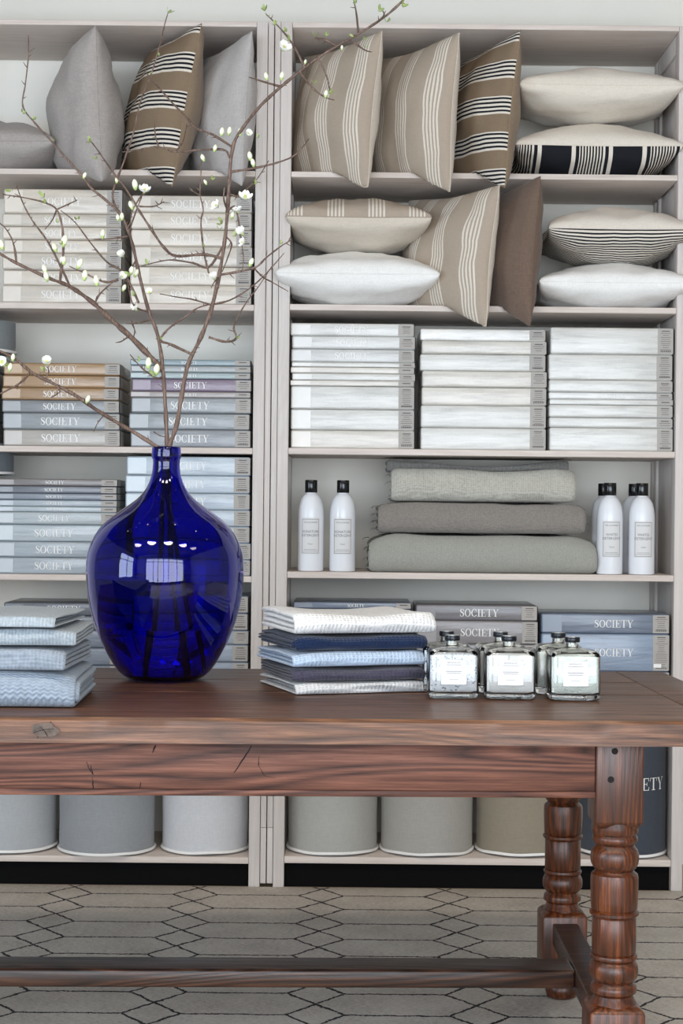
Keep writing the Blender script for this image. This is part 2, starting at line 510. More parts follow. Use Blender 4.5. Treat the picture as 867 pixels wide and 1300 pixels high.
    # stretchers
    zs = 0.183
    def bar(name, pts):
        b = MB(); b.add(*pts); return b.build(name, M['table_leg_h'], T, bevel=0.004)
    for xa, xb in ((0.0, rx), (LX, LX)):
        w = 0.030; hh = 0.05
        ya, yb = 0.052, ry-0.052
        v = [(xa-w, ya, zs-hh), (xa+w, ya, zs-hh), (xb+w, yb, zs-hh), (xb-w, yb, zs-hh), (xa-w, ya, zs), (xa+w, ya, zs), (xb+w, yb, zs), (xb-w, yb, zs)]
        bar('side_stretcher', (v, [(0,3,2,1),(4,5,6,7),(0,1,5,4),(1,2,6,5),(2,3,7,6),(3,0,4,7)]))
    yc = 0.36
    b = MB(); b.box(LX+0.031, rx*0.45-0.031, yc-0.052, yc+0.052, zs-0.038, zs+0.0)
    b.build('long_stretcher', M['table_leg_h'], T, bevel=0.006)
    # splits and the knot on the front faces
    def split(parent, face_y, D, pxs, w, name='crack'):
        pts = []
        for (px, py) in pxs:
            p = L(px, py, D); pts.append((p.x, p.z))
        q = []
        for i in range(len(pts)-1):
            for k in range(4):
                t = k/4
                q.append((pts[i][0]*(1-t)+pts[i+1][0]*t+rnd.uniform(-1, 1)*w*0.5, pts[i][1]*(1-t)+pts[i+1][1]*t))
        q.append(pts[-1])
        b = crack_mesh(q, w)
        o = b.build(name, M['crack'], parent)
        o.location = (0, face_y, 0)
    fy = -0.022-0.016; DA = 3.215
    split(fa, fy, DA, [(111,966),(114,975),(119,982),(116,970)], 0.0022)
    split(fa, fy, DA, [(118,985),(119,998),(118,1007)], 0.0016)
    split(fa, fy, DA, [(198,945),(194,955)], 0.0016)
    split(fa, fy, DA, [(320,946),(310,962),(297,981)], 0.0014)
    split(fa, fy, DA, [(329,958),(328,972),(336,985),(350,988)], 0.0012)
    split(fa, fy, DA, [(179,992),(177,1010)], 0.0009)
    kc = L(57, 926, 3.13); kb = MB(); kv = [(kc.x, -0.1262, kc.z)]
    for q in range(22):
        a_ = 2*math.pi*q/22; rr = 0.019*(1+0.35*mnoise.noise(Vector((math.cos(a_)*1.5, math.sin(a_)*1.5, 4.2))))
        kv.append((kc.x+rr*1.25*math.cos(a_), -0.1256, kc.z+rr*0.72*math.sin(a_)))
    kb.add(kv, [(0, 1+q, 1+(q+1) % 22) for q in range(22)]); kb.build('knot', M['knot'], T, 60)
    split(T, -0.1262, 3.13, [(47,917),(58,926),(62,934)], 0.0022)
    split(T, -0.1262, 3.13, [(43,929),(57,925),(70,924)], 0.0012)
    split(T, -0.124, 3.13, [(66,915),(56,926),(48,936)], 0.0016)
    return T
M['table_leg_h'] = woodmat('dark walnut stretcher', srgb(24, 14, 9), srgb(56, 33, 22), srgb(84, 54, 38), 0, 1.2, 0.38, 0.5)
table()

# ------------------------------------------------------------------ lettering
def ell(a, rx, ry, cx, cy): return (cx+rx*math.cos(a), cy+ry*math.sin(a))
def glyph(ch):
    """upright serif capitals with thick stems and hairlines; cap height 1; returns (polys, width)"""
    T, h = 0.155, 0.05
    P = []
    def rect(x0, x1, y0, y1): P.append([(x0,y0),(x1,y0),(x1,y1),(x0,y1)])
    def tri(*p): P.append(list(p))
    def ring(a0, a1, n, cx, w, H, tk=T):
        for i in range(n):
            p, q = a0+(a1-a0)*i/n, a0+(a1-a0)*(i+1)/n
            P.append([ell(p, w/2, H/2, cx, .5), ell(q, w/2, H/2, cx, .5), ell(q, w/2-tk, H/2-h, cx, .5), ell(p, w/2-tk, H/2-h, cx, .5)])
    if ch == 'O':
        ring(0, 2*math.pi, 36, .45, .86, 1.03); return P, .9
    if ch == 'C':
        ring(R(42), R(318), 30, .45, .86, 1.03); rect(.74, .78, .62, .98); rect(.74, .78, .08, .34); return P, .84
    if ch == 'I':
        rect(.13, .13+T, 0, 1); rect(.02, .40, 0, h); rect(.02, .40, 1-h, 1); return P, .42
    if ch == 'E':
        rect(.13, .13+T, 0, 1); rect(.02, .72, 0, h); rect(.02, .70, 1-h, 1); rect(.2, .52, .49, .49+h)
        tri((.72,h),(.75,.3),(.66,h)); rect(.70,.74,0,.28); rect(.67,.71,.74,1); rect(.50,.54,.36,.66); return P, .78
    if ch == 'T':
        rect(.34, .34+T, 0, 1); rect(.2, .64, 0, h); rect(.03, .81, 1-h, 1); rect(.02,.06,.72,1); rect(.78,.82,.72,1); return P, .84
    if ch == 'Y':
        P.append([(.06,1),(.24,1),(.50,.45),(.34,.45)]); P.append([(.74,1),(.80,1),(.50,.45),(.46,.45)])
        rect(.34, .34+T, 0, .46); rect(.22, .62, 0, h); rect(.0, .32, 1-h, 1); rect(.62, .9, 1-h, 1); return P, .88
    if ch == 'S':
        pts = [(.56,.70),(.53,.88),(.36,.985),(.17,.92),(.12,.76),(.24,.61),(.42,.50),(.56,.37),(.58,.20),(.45,.045),(.26,.015),(.12,.13),(.08,.31)]
        wd = [.035,.04,.05,.09,.14,.165,.175,.165,.14,.08,.05,.04,.035]
        for i in range(len(pts)-1):
            (x0,y0),(x1,y1) = pts[i], pts[i+1]
            def nrm(k):
                a = pts[max(k-1,0)]; b = pts[min(k+1,len(pts)-1)]
                d = Vector((b[0]-a[0], b[1]-a[1])); d.normalize(); return Vector((-d.y, d.x))
            n0, n1 = nrm(i), nrm(i+1)
            P.append([(x0+n0.x*wd[i]/2, y0+n0.y*wd[i]/2), (x1+n1.x*wd[i+1]/2, y1+n1.y*wd[i+1]/2), (x1-n1.x*wd[i+1]/2, y1-n1.y*wd[i+1]/2), (x0-n0.x*wd[i]/2, y0-n0.y*wd[i]/2)])
        rect(.54,.58,.66,.99); rect(.065,.105,.01,.36); return P, .66
    return P, .3
def word_polys(word, sp=0.06):
    out = []; x = 0
    for ch in word:
        p, w = glyph(ch)
        out += [[(a+x, b) for a, b in q] for q in p]
        x += w + sp
    x -= sp
    return [[(a-x/2, b-0.5) for a, b in q] for q in out], x
SOC, SOCW = word_polys('SOCIETY')
def word_mesh(polys, hgt, name='lettering', bend=None, wx=None):
    """flat letters in the x-z plane facing -y; bend = cylinder radius when they wrap round a drum"""
    vs = []; fs = []
    sx = hgt if wx is None else wx
    for q in polys:
        k = len(vs)
        for a, b in q:
            x, z = a*sx, b*hgt
            if bend: vs.append((bend*math.sin(x/bend), -bend*math.cos(x/bend), z))
            else: vs.append((x, 0, z))
        idx = list(range(k, len(vs)))
        area = sum(q[i][0]*q[(i+1)%len(q)][1]-q[(i+1)%len(q)][0]*q[i][1] for i in range(len(q)))
        fs.append(tuple(idx) if area > 0 else tuple(idx[::-1]))
    me = bpy.data.meshes.new(name); me.from_pydata(vs, [], fs); me.update()
    return me
_fonts = {}
def sans_mesh(text, size, name='print'):
    """small upright print from the built-in face, as flat mesh in the x-z plane"""
    key = (text, size)
    if key in _fonts: return _fonts[key]
    cu = bpy.data.curves.new('t', 'FONT'); cu.body = text; cu.size = size; cu.align_x = 'CENTER'; cu.align_y = 'CENTER'; cu.resolution_u = 2
    o = bpy.data.objects.new('t', cu); COL.objects.link(o)
    dg = bpy.context.evaluated_depsgraph_get()
    me = bpy.data.meshes.new_from_object(o.evaluated_get(dg))
    me.name = name
    me.transform(Matrix.Rotation(R(90), 4, 'X'))
    bpy.data.objects.remove(o); bpy.data.curves.remove(cu)
    _fonts[key] = me
    return me

# ------------------------------------------------------------------ linen boxes
M['letter'] = plain('white print', srgb(240, 240, 238), 0.6)
M['label'] = plain('grey paper label', srgb(170, 166, 161), 0.7)
M['ink'] = plain('dark label print', srgb(88, 84, 82), 0.7)
M['boxside'] = plain('dark gusset side', srgb(98, 94, 92), 0.5)
def boxmat(c):
    key = 'boxed linen %d %d %d' % c
    if key in _mc: return _mc[key]
    t = NT(key); t.setp(Roughness=0.32)
    t.b.inputs['Coat Weight'].default_value = 0.35; t.b.inputs['Coat Roughness'].default_value = 0.12
    cc = srgb(*c)
    oi = t.n('ShaderNodeObjectInfo')
    tc = t.n('ShaderNodeTexCoord')
    comb = t.n('ShaderNodeCombineXYZ')
    rr = t.math('MULTIPLY', oi.outputs['Random'], 37.0)
    for i in range(3): t.l(rr, comb.inputs[i])
    ad = t.n('ShaderNodeVectorMath', operation='ADD'); t.l(tc.outputs['Object'], ad.inputs[0]); t.l(comb.outputs[0], ad.inputs[1])
    mp = t.n('ShaderNodeMapping'); mp.inputs['Scale'].default_value = (0.55, 1, 5.5); t.l(ad.outputs[0], mp.inputs[0])
    f = t.noise(mp.outputs[0], 13, 3, 0.55, 0.4)
    g = t.noise(ad.outputs[0], 160, 2)
    ff = t.math('ADD', t.math('MULTIPLY', f, 0.85), t.math('MULTIPLY', g, 0.15))
    t.col(t.ramp(ff, [(0.30, scale_c(cc, 0.80)), (0.5, cc), (0.72, scale_c(cc, 1.12))]))
    t.bump(f, 0.35, 0.006)
    _mc[key] = t.m
    return t.m
def endmat(c):
    return plain('clear sleeve end %d %d %d' % c, srgb(*[int(min(255, q*0.9+38)) for q in c]), 0.25, var=0.05, nscale=14)
_soc_meshes = {}
def linen_box(x0, x1, z0, z1, yf, depth, color, label, group, text=True, band=0.16, tx=0.49, lab=0.13, txt_h=None, yaw=0.0, letter=None, tilt=0.0):
    w = x1-x0; h = z1-z0-0.0006; xc = (x0+x1)/2
    t = thing('linen_box', label, 'box', (xc, yf+depth/2, z0), yaw, group)
    if tilt: t.rotation_euler = (0, tilt, yaw)
    y0 = -depth/2
    m = boxmat(color)
    bw = min(0.006, h*0.2)
    b = MB(); b.box(-w/2, w/2, y0, depth/2, 0, h)
    me = b.mesh('body'); bevel_mesh(me, bw, 3)
    obj('body', me, m, t, 45)
    e = bw*0.8
    # frosted sleeve end at the left of the front
    if band:
        b = MB(); b.box(-w/2+e, -w/2+w*band, y0-0.0008, y0+0.0015, e, h-e)
        b.build('sleeve_end', endmat(color), t)
    # paper label folded round the right front corner
    b = MB(); lw = w*lab
    b.box(w/2-lw, w/2+0.0009, y0-0.0009, y0+0.0015, e*0.6, h-e*0.6)
    b.box(w/2-0.0015, w/2+0.0009, y0-0.0009, y0+depth*0.28, e*0.6, h-e*0.6)
    lb = b.build('paper_label', M['label'], t)
    # print on the label
    b = MB(); yy = y0-0.0013; hh = h-2*e
    n = max(1, int(hh/0.0065))
    for k in range(n):
        z = h-e-0.0045-k*0.0062
        if z < e+0.003: break
        wl = lw*(0.5 if k == 0 else rnd.uniform(0.35, 0.72)); th = 0.0013 if k == 0 else 0.0006
        xm = w/2-lw*0.5
        b.box(xm-wl/2, xm+wl/2, yy, yy+0.0004, z-th, z+th)
    if h > 0.05:
        for k in range(9):
            xb = w/2-lw*0.82+k*lw*0.075
            b.box(xb, xb+lw*0.045, yy, yy+0.0004, e+0.003, e+0.008)
    if b.v: b.build('print', M['ink'], lb)
    if text:
        th = txt_h if txt_h else min(0.0225, h*0.50)
        key = round(th, 4)
        if key not in _soc_meshes:
            me = word_mesh(SOC, th, wx=th*0.92); me.materials.append(M['letter']); _soc_meshes[key] = me
        o = bpy.data.objects.new('lettering', _soc_meshes[key]); link(o, t)
        o.location = (-w/2+w*tx, y0-0.0012, h*0.5)
    return t
CREAM = (206, 198, 186); CREAM2 = (199, 192, 181)
WHITE = (208, 208, 204); WARMWHITE = (209, 205, 197)
ORD = ['top', 'second', 'third', 'fourth', 'fifth', 'sixth', 'seventh', 'eighth', 'ninth', 'tenth', 'eleventh']
def stack(desc, x0, x1, shelf_z, ys, cols, names, group, yf=0.018, depth=0.26, jitter=3.0, D=None, **kw):
    """ys: pixel heights of the joints from the top down (last = shelf); cols, names one per box from the top down"""
    D = CAMD + yf
    xm = (x0+x1)/2
    zs = [XZ(xm, y, D)[1] for y in ys]; zs[-1] = shelf_z + 0.0005
    n = len(cols)
    for i in range(n):
        j0 = rnd.uniform(-jitter, jitter)*S0*0.5
        xa = XZ(x0, ys[i], D)[0] + j0; xb = XZ(x1, ys[i], D)[0] + j0*0.6
        k = dict(kw)
        if callable(k.get('text')): k['text'] = k['text'](i)
        pos = 'bottom' if i == n-1 and n > 1 else ORD[i]
        lbl = '%s box, %s from top, %s' % (names[i], pos, desc) if pos not in ('top', 'bottom') else '%s box, %s of %s' % (names[i], pos, desc)
        linen_box(xa, xb, zs[i+1], zs[i], yf + rnd.uniform(0, 0.008), depth, cols[i], lbl, group, **k)

G = 'boxed linens on the shelves'
stack('left cream stack behind the branches', 3, 155, LZ[0]*0+LZ[1], [239.5,271,287.5,304,321,342.5,362,384], [CREAM,CREAM2,CREAM,CREAM,CREAM2,CREAM,CREAM2], ['cream']*7, G)
stack('right cream stack behind the branches', 166, 320, LZ[1], [247.5,269.5,291,312.6,338,362,385], [CREAM2,CREAM,CREAM,CREAM2,CREAM,CREAM], ['cream linen']*6, G)
stack('left stack with tan boxes, left bay', 3, 152, LZ[2], [460.4,476,492,507.7,524,545.3,566], [(163,134,102),(160,130,98),(158,130,100),(128,132,136),(140,146,150),(166,162,156)], ['tan','tan brown','brownish tan','dark grey patterned','striped blue-grey','grey beige'], G)
stack('stack with purple box, left bay', 165, 318, LZ[2], [456,464,472.7,480.7,497,504.5,524.6,545.3,567], [(132,150,158),(150,156,158),(150,166,168),(124,110,128),(158,152,150),(140,146,150),(142,148,152),(136,140,146)], ['thin blue','thin grey','thin teal patterned','purple','thin warm grey','blue-grey checked','blue-grey striped','slate grey'], G, jitter=4)
stack('left stack on shelf beside the vase neck', -8, 149, LZ[3], [607.6,617,626.3,634.6,643,650,665.8,687.6,707.7,729], [(120,116,116),(108,114,124),(122,130,142),(160,170,178),(172,182,188),(172,182,186),(176,186,192),(158,168,176),(160,170,178)], ['thin taupe','thin slate','thin blue slate','thin pale grey','thin pale blue','pale blue-grey','pale icy','grey-blue','pale slate'], G)
stack('white-blue stack right behind vase neck', 160, 318, LZ[3], [579.5,603.5,626,647,668,689,710,731], [(178,190,200),(182,194,204),(178,190,200),(172,184,194),(178,190,200),(172,184,194),(178,190,200)], ['icy blue']*7, G, depth=0.24)
stack('left stack behind vase base', 4, 160, LZ[4], [765,781.5,800,822,844,866,886,905], [(92,98,108),(98,104,114),(120,130,144),(120,130,144),(110,120,134),(120,130,144),(110,120,134)], ['dark slate','dark grey','blue-grey','steel blue','blue-grey','steel blue','blue-grey'], G)
stack('right stack behind vase base', 162, 315, LZ[4], [756,778,800,818,840,861,883,905], [(140,152,168),(150,160,176),(150,162,176),(150,162,178),(140,152,168),(150,160,176),(140,152,168)], ['pale steel blue']*7, G)
stack('left white stack above detergent bottles', 370, 527, RZ[2], [410,426.5,443,460,466,474,483,490,519.5,546,571], [(208,208,205),(204,205,203),(198,199,198),WHITE,WARMWHITE,WHITE,WARMWHITE,WHITE,WHITE,WARMWHITE], ['pale grey','greyish white','crumpled grey','thin white','thin off-white','thin white','thin off-white','thick white','thick white','thick off-white'], G, text=lambda i: i < 3)
stack('middle white stack above folded blankets', 535, 694, RZ[2], [417.4,432.5,449.6,471,491.5,514.6,543.2,572.4], [(230,229,225),WARMWHITE,WHITE,WARMWHITE,WARMWHITE,WHITE,WHITE], ['off-white']*7, G, text=False, band=0.0)
stack('right white stack above detergent bottles', 698, 855, RZ[2], [415.5,449.6,482.4,498,507,514,530,543,573.5], [WHITE,WHITE,WHITE,(214,214,212),WHITE,WHITE,WHITE,WHITE], ['thick white','thick white','white','greyish white','thin white','white','white','white'], G, text=lambda i: i == 3, band=0.0, depth=0.24)
stack('left slate stack behind folded towels', 372, 522, RZ[4], [764.5,773,783,800,820,840,860,882,905], [(112,122,138),(118,128,146),(124,134,150),(112,122,138),(124,134,150),(112,122,138),(124,134,150),(112,122,138)], ['slate blue']*8, G, yf=0.05, tx=0.53)
stack('taupe stack behind glass jars', 529, 683, RZ[4], [768,788,817.5,845,875,905.5], [(116,114,118),(134,130,132),(130,128,132),(124,122,126),(120,118,122)], ['slate taupe','taupe','grey taupe','taupe grey','taupe'], G, yf=0.02, tx=0.52, tilt=0.0)
stack('slate stack behind right glass jars', 687, 850, RZ[4], [779,804.5,852,880,906], [(104,116,134),(132,148,170),(118,130,150),(118,130,150)], ['dark slate blue','steel blue','steel blue','slate blue'], G, yf=0.02, tx=0.565, depth=0.24, jitter=1.0)
stack('far left edge stack, third shelf', -156, -8, LZ[2], [447,470,500,533,566.5], [(140,146,150)]*4, ['grey-blue']*4, G)
stack('far left edge stack, fourth shelf', -158, -16, LZ[3], [604,640,670,700,729], [(140,146,150)]*4, ['grey']*4, G)
for o in bpy.data.objects:
    if o.get('label', '').startswith('steel blue box, second from top, slate stack behind right'):
        b = MB(); b.box(0.145, 0.168, -0.1228, -0.1216, 0.012, 0.023); b.build('price_sticker', M['letter'], o)
# ------------------------------------------------------------------ drum bags
def drum(px0, px1, shelf_z, D, h, color, label, group, word=False, hide_rim=False, txt_px=None):
    x0 = XZ(px0, 1000, D)[0]; x1 = XZ(px1, 1000, D)[0]
    r = (x1-x0)/2; xc = (x0+x1)/2
    t = thing('round_storage_bag', label, 'storage bag', (xc, D-CAMD+r*0.3, shelf_z), 0, group)
    n = 56; prof = [(0.90, 0.012), (0.965, 0.006), (0.99, 0.012), (1.0, 0.03), (1.0, 0.1), (1.005, h*0.4), (1.0, h*0.7), (0.995, h-0.02), (0.975, h-0.004), (0.9, h)]
    b = MB(); vs = []
    seed = rnd.uniform(0, 50)
    for pr, z in prof:
        for k in range(n):
            a = 2*math.pi*k/n
            q = 1 - 0.013 + 0.014*mnoise.noise(Vector((math.cos(a)*2.2+seed, math.sin(a)*2.2, z*14)))
            vs.append((r*pr*q*math.cos(a), r*pr*q*math.sin(a), z + (0.004*mnoise.noise(Vector((math.cos(a)*1.5+seed, math.sin(a)*1.5, 3))) if z < 0.02 else 0)))
    fs = []
    for i in range(len(prof)-1):
        for k in range(n):
            k2 = (k+1) % n; fs.append((i*n+k, i*n+k2, (i+1)*n+k2, (i+1)*n+k))
    fs.append(tuple(range(n-1, -1, -1))); fs.append(tuple((len(prof)-1)*n+k for k in range(n)))
    b.add(vs, fs)
    b.build('body', fabric('bag canvas %d %d %d' % color, srgb(*color), 0.85), t, 60)
    pts = []; rad = []
    for k in range(n+1):
        a = 2*math.pi*k/n
        pts.append((r*1.0*math.cos(a), r*1.0*math.sin(a), 0.0065 + 0.0035*(1+mnoise.noise(Vector((math.cos(a)*1.5+seed, math.sin(a)*1.5, 3)))))); rad.append(0.0046)
    b = MB(); b.tube(pts, rad, 6); b.build('piping', M['letter'], t, 60)
    if word:
        me = word_mesh(SOC, 0.037, bend=r*1.012, wx=0.034)
        o = obj('lettering', me, M['letter'], t); o.location = (0, 0, txt_px); o.rotation_euler = (0, 0, R(13))
    return t
GB = 'round storage bags on the bottom shelf'
hb = 0.385
drum(-56, 70, LZ[5], 5.30, hb, (176, 180, 184), 'pale grey round storage bag at left edge of bottom shelf', GB)
drum(73, 195, LZ[5], 5.27, hb, (150, 154, 158), 'mid grey creased round storage bag between pale and white bags', GB)
drum(205, 315, LZ[5], 5.30, hb, (204, 206, 210), 'white round storage bag on bottom shelf beside the centre posts', GB)
drum(365, 480, RZ[5], 5.29, hb, (172, 172, 168), 'light grey round storage bag just right of the centre posts', GB)
drum(484, 602, RZ[5], 5.29, hb, (168, 166, 160), 'warm grey round storage bag in the middle of bottom shelf', GB)
drum(606, 722, RZ[5], 5.30, hb, (146, 138, 122), 'khaki beige round storage bag partly behind the turned rear leg', GB)
drum(737, 848, RZ[5], 5.29, hb, (66, 72, 82), 'charcoal round storage bag with white lettering behind front table leg', GB, True, txt_px=0.226)
zd1 = XZ(-50, 447, 5.218)[1]; zd2 = XZ(-50, 604, 5.218)[1]
drum(-96, 11, zd1+0.0005, 5.29, 0.062, (134, 140, 142), 'flat grey round bag at left edge above tan boxes', 'flat round bags at the left edge')
drum(-96, 10, zd2+0.0005, 5.29, 0.046, (110, 118, 124), 'flat dark grey round bag at left edge above taupe boxes', 'flat round bags at the left edge')

# ------------------------------------------------------------------ cushions
TAUPE = srgb(176, 162, 146); OFFW = srgb(222, 214, 202); LINEN = srgb(206, 196, 182); BLK = srgb(28, 30, 36); BRN = srgb(134, 116, 96)
def lines(start, n, w, gap, on, off):
    s = []; p = start
    for k in range(n):
        s += [(p, on), (p+w, off)]; p += w+gap
    return s
tick = [(0.0, TAUPE)] + lines(0.52, 5, 0.048, 0.042, OFFW, TAUPE)
M['ticking'] = pattern_fabric('taupe ticking stripe', 0, 4.0, tick, 0.08, 0.28)
tb = [(0.0, BRN)]
p = 0.50
for k in range(4):
    tb += [(p, OFFW), (p+0.06, BLK)]; p += 0.115
tb += [(p, OFFW)]
M['band_stripe'] = pattern_fabric('brown with black and white bands', 1, 4.6, tb, 0.10, 0.35)
M['thin_stripe'] = pattern_fabric('cream with thin black lines', 1, 40.0, [(0, OFFW), (0.55, BLK)], 0.05)
bp = [(0.0, BLK), (0.26, OFFW), (0.32, BLK), (0.37, OFFW)]
p = 0.385
for k in range(8):
    bp += [(p, BLK), (p+0.022, OFFW)]; p += 0.043
bp += [(0.74, BLK), (0.79, OFFW), (0.85, BLK)]
M['block_stripe'] = pattern_fabric('cream with black blocks and pinstripes', 0, 2.6, bp, 0.05, 0.35)
M['linen'] = fabric('natural linen', LINEN)
M['linen_cream'] = fabric('cream linen', srgb(220, 212, 200))
M['linen_white'] = fabric('white linen', srgb(238, 237, 234))
M['linen_grey'] = fabric('grey linen', srgb(166, 160, 156), slub=0.12)
M['linen_palegrey'] = fabric('pale grey linen', srgb(178, 174, 172), slub=0.1)
M['brown'] = fabric('brown wool', srgb(112, 94, 82), slub=0.12)
M['brown_plain'] = fabric('tan brown canvas', srgb(142, 124, 104), slub=0.1)
def cushion(label, mats, w, h, thick, center, rot, clampz=None, ceilz=None, group='cushions on the upper shelves', pinch=0.06, seed=0, front_clamp=0.0, power=0.45, droop=0.0):
    """two puffed faces meeting in a seam; mats = (face towards local -y, other face)"""
    n = 30
    vs = []; fs = []; ms = []; uvs = []
    rot = rot.to_matrix() if hasattr(rot, 'to_matrix') else rot
    def pt(u, v, s):
        au = 1-u*u; av = 1-v*v
        x = w/2*u*(1-pinch*av*av*(abs(u)**2)); z = h/2*v*(1-pinch*au*au*(abs(v)**2))
        th = thick/2*(max(0, au)*max(0, av))**power*(0.75+0.25*(au*av))
        nz = mnoise.noise(Vector((u*2.1+seed*3.3, v*2.1, s*1.7+seed)))*0.08*thick*(au*av)**0.3 + mnoise.noise(Vector((u*5.3+seed, v*5.3+seed*2, s*2.7)))*0.03*thick*(au*av)**0.2
        # corner dog-ears crease
        nz += 0.02*thick*math.sin((abs(u)+abs(v))*9+seed)*(abs(u)*abs(v))*min(1.0, au*av*6)
        return Vector((x, s*(th+nz), z))
    def arc(fn):
        q = [0.0]
        for k in range(1, n+1): q.append(q[-1] + (fn(-math.cos(math.pi*k/n)) - fn(-math.cos(math.pi*(k-1)/n))).length)
        return [a_/q[-1] for a_ in q]
    au_ = arc(lambda t_: pt(t_, 0, -1)); av_ = arc(lambda t_: pt(0, t_, -1))
    idx = {}
    for s in (-1, 1):
        for i in range(n+1):
            for j in range(n+1):
                # cosine spacing keeps the rounded rim fine
                u = -math.cos(math.pi*i/n); v = -math.cos(math.pi*j/n)
                edge = i in (0, n) or j in (0, n)
                if s == 1 and edge:
                    idx[(s, i, j)] = idx[(-1, i, j)]; continue
                p = rot @ pt(u, v, 0 if edge else s) + center
                if droop:
                    p.z -= droop*max(0.0, -p.y)/0.1*0.02
                idx[(s, i, j)] = len(vs); vs.append(p); uvs.append((au_[i], av_[j]))
    for s in (-1, 1):
        for i in range(n):
            for j in range(n):
                q = (idx[(s,i,j)], idx[(s,i+1,j)], idx[(s,i+1,j+1)], idx[(s,i,j+1)])
                fs.append(q if s == -1 else q[::-1]); ms.append(0 if s == -1 else 1)
    if clampz is not None:
        for p in vs:
            lim = clampz + 0.0004 - 0.75*max(0.0, -0.004-p.y)
            if p.z < lim: p.z = lim
    if ceilz is not None:
        for p in vs:
            if p.y > front_clamp-0.004 and p.z > ceilz: p.z = ceilz - 0.0004
    for p in vs:
        if p.y > DEPTH+0.008: p.y = DEPTH+0.008
        if p.y > -0.004:
            lo, hi = (XP['l1'], XP['a0']) if center.x < XP['a0'] else (XP['b1'], XP['r0'])
            p.x = min(max(p.x, lo+0.0006), hi-0.0006)
    zmin = min(p.z for p in vs); base = Vector((center.x, center.y, zmin))
    me = bpy.data.meshes.new('cushion'); me.from_pydata([tuple(p-base) for p in vs], [], fs)
    uvl = me.uv_layers.new(name='UVMap')
    for li, l in enumerate(me.loops): uvl.data[li].uv = uvs[l.vertex_index]
    for p_, mi in zip(me.polygons, ms): p_.material_index = mi
    # seam cord along the rim
    o = obj('cushion', me, list(mats), None, 180)
    o.location = base
    tag(o, label, 'cushion', group)
    rim = [(i, 0) for i in range(n)] + [(n, j) for j in range(n)] + [(i, n) for i in range(n, 0, -1)] + [(0, j) for j in range(n, 0, -1)] + [(0, 0)]
    b = MB(); b.tube([vs[idx[(-1, i, j)]]-base for i, j in rim], [0.0016]*len(rim), 5)
    b.build('seam', mats[1], o, 180)
    return o
from mathutils import Euler
def standing(label, mats, top_px, bot_px, Df, w, thick, yaw, shelf=None, top=None, dy=0.0, **kw):
    """stood on edge with one side edge towards the room (its two corners given); yaw turns the face to the left"""
    pt_ = P3(top_px[0], top_px[1], Df+dy); pb = P3(bot_px[0], bot_px[1], Df)
    zax = (pt_-pb).normalized(); h = (pt_-pb).length
    u = Vector((math.cos(R(yaw)), -math.sin(R(yaw)), 0)); u = (u - zax*u.dot(zax)).normalized()
    yax = zax.cross(u)
    rot = Matrix((u, yax, zax)).transposed()
    c = (pt_+pb)/2 - u*(w/2)
    return cushion(label, mats, w, h, thick, c, rot, shelf, top, **kw)
def lying(label, mats, px0, px1, pyc, D, thick, d, shelf=None, tilt=0.0, pitch=0.0, yaw=0.0, **kw):
    """laid flat; mats = (under face, upper face)"""
    xa = P3(px0, pyc, D); xb = P3(px1, pyc, D)
    w = (xb-xa).length
    c = (xa+xb)/2; c.y += d/2
    rot = Matrix.Rotation(R(yaw), 3, 'Z') @ Matrix.Rotation(R(tilt), 3, 'Y') @ Matrix.Rotation(R(pitch), 3, 'X') @ Matrix.Rotation(R(90), 3, 'X')
    return cushion(label, mats, w, d, thick, c, rot, shelf, **kw)
TOPZ = zv(LV_TOP[1])
Lg, Lp = M['linen_grey'], M['linen_palegrey']
# left bay, top shelf
lying('grey linen cushion lying flat at left end of top shelf', (Lg, Lg), -120, 68, 178, 5.2, 0.19, 0.40, LZ[0], seed=1, power=0.34)
standing('grey linen cushion standing pointed upright left of banded cushion', (Lg, Lg), (121, 33), (130, 229), 5.10, 0.42, 0.225, 71, shelf=LZ[0], top=TOPZ, seed=2, power=0.42)
standing('brown cushion with black and white bands, left bay', (M['band_stripe'], M['brown_plain']), (256, 30), (219, 236), 5.10, 0.42, 0.20, 63, shelf=LZ[0], top=TOPZ, seed=3, dy=0.03)
standing('pale grey linen cushion standing against the centre posts', (Lp, Lp), (320, 40), (307, 235), 5.11, 0.40, 0.17, 65, shelf=LZ[0], top=TOPZ, seed=4)
# right bay, top shelf
standing('taupe ticking-stripe cushion, leftmost on right top shelf', (M['ticking'], M['linen']), (485, 40), (467, 237), 5.09, 0.45, 0.17, 58, shelf=RZ[0], top=TOPZ, seed=5)
standing('taupe ticking-stripe cushion leaning beside the banded brown cushion', (M['ticking'], M['linen']), (583, 42), (571, 243), 5.09, 0.45, 0.17, 58, shelf=RZ[0], top=TOPZ, seed=6)
standing('brown cushion with black and white bands, right bay', (M['band_stripe'], M['brown_plain']), (661, 38), (641, 238), 5.10, 0.42, 0.175, 68, shelf=RZ[0], top=TOPZ, seed=7, dy=0.02)
lying('cream linen cushion with black blocks and pinstripes underneath', (M['block_stripe'], M['linen_cream']), 655, 868, 184, 5.18, 0.185, 0.40, RZ[0], seed=8, power=0.32)
lying('plain natural linen cushion lying on the black-patterned cushion', (M['linen_cream'], M['linen_cream']), 660, 868, 107, 5.17, 0.160, 0.38, None, seed=9, power=0.30)
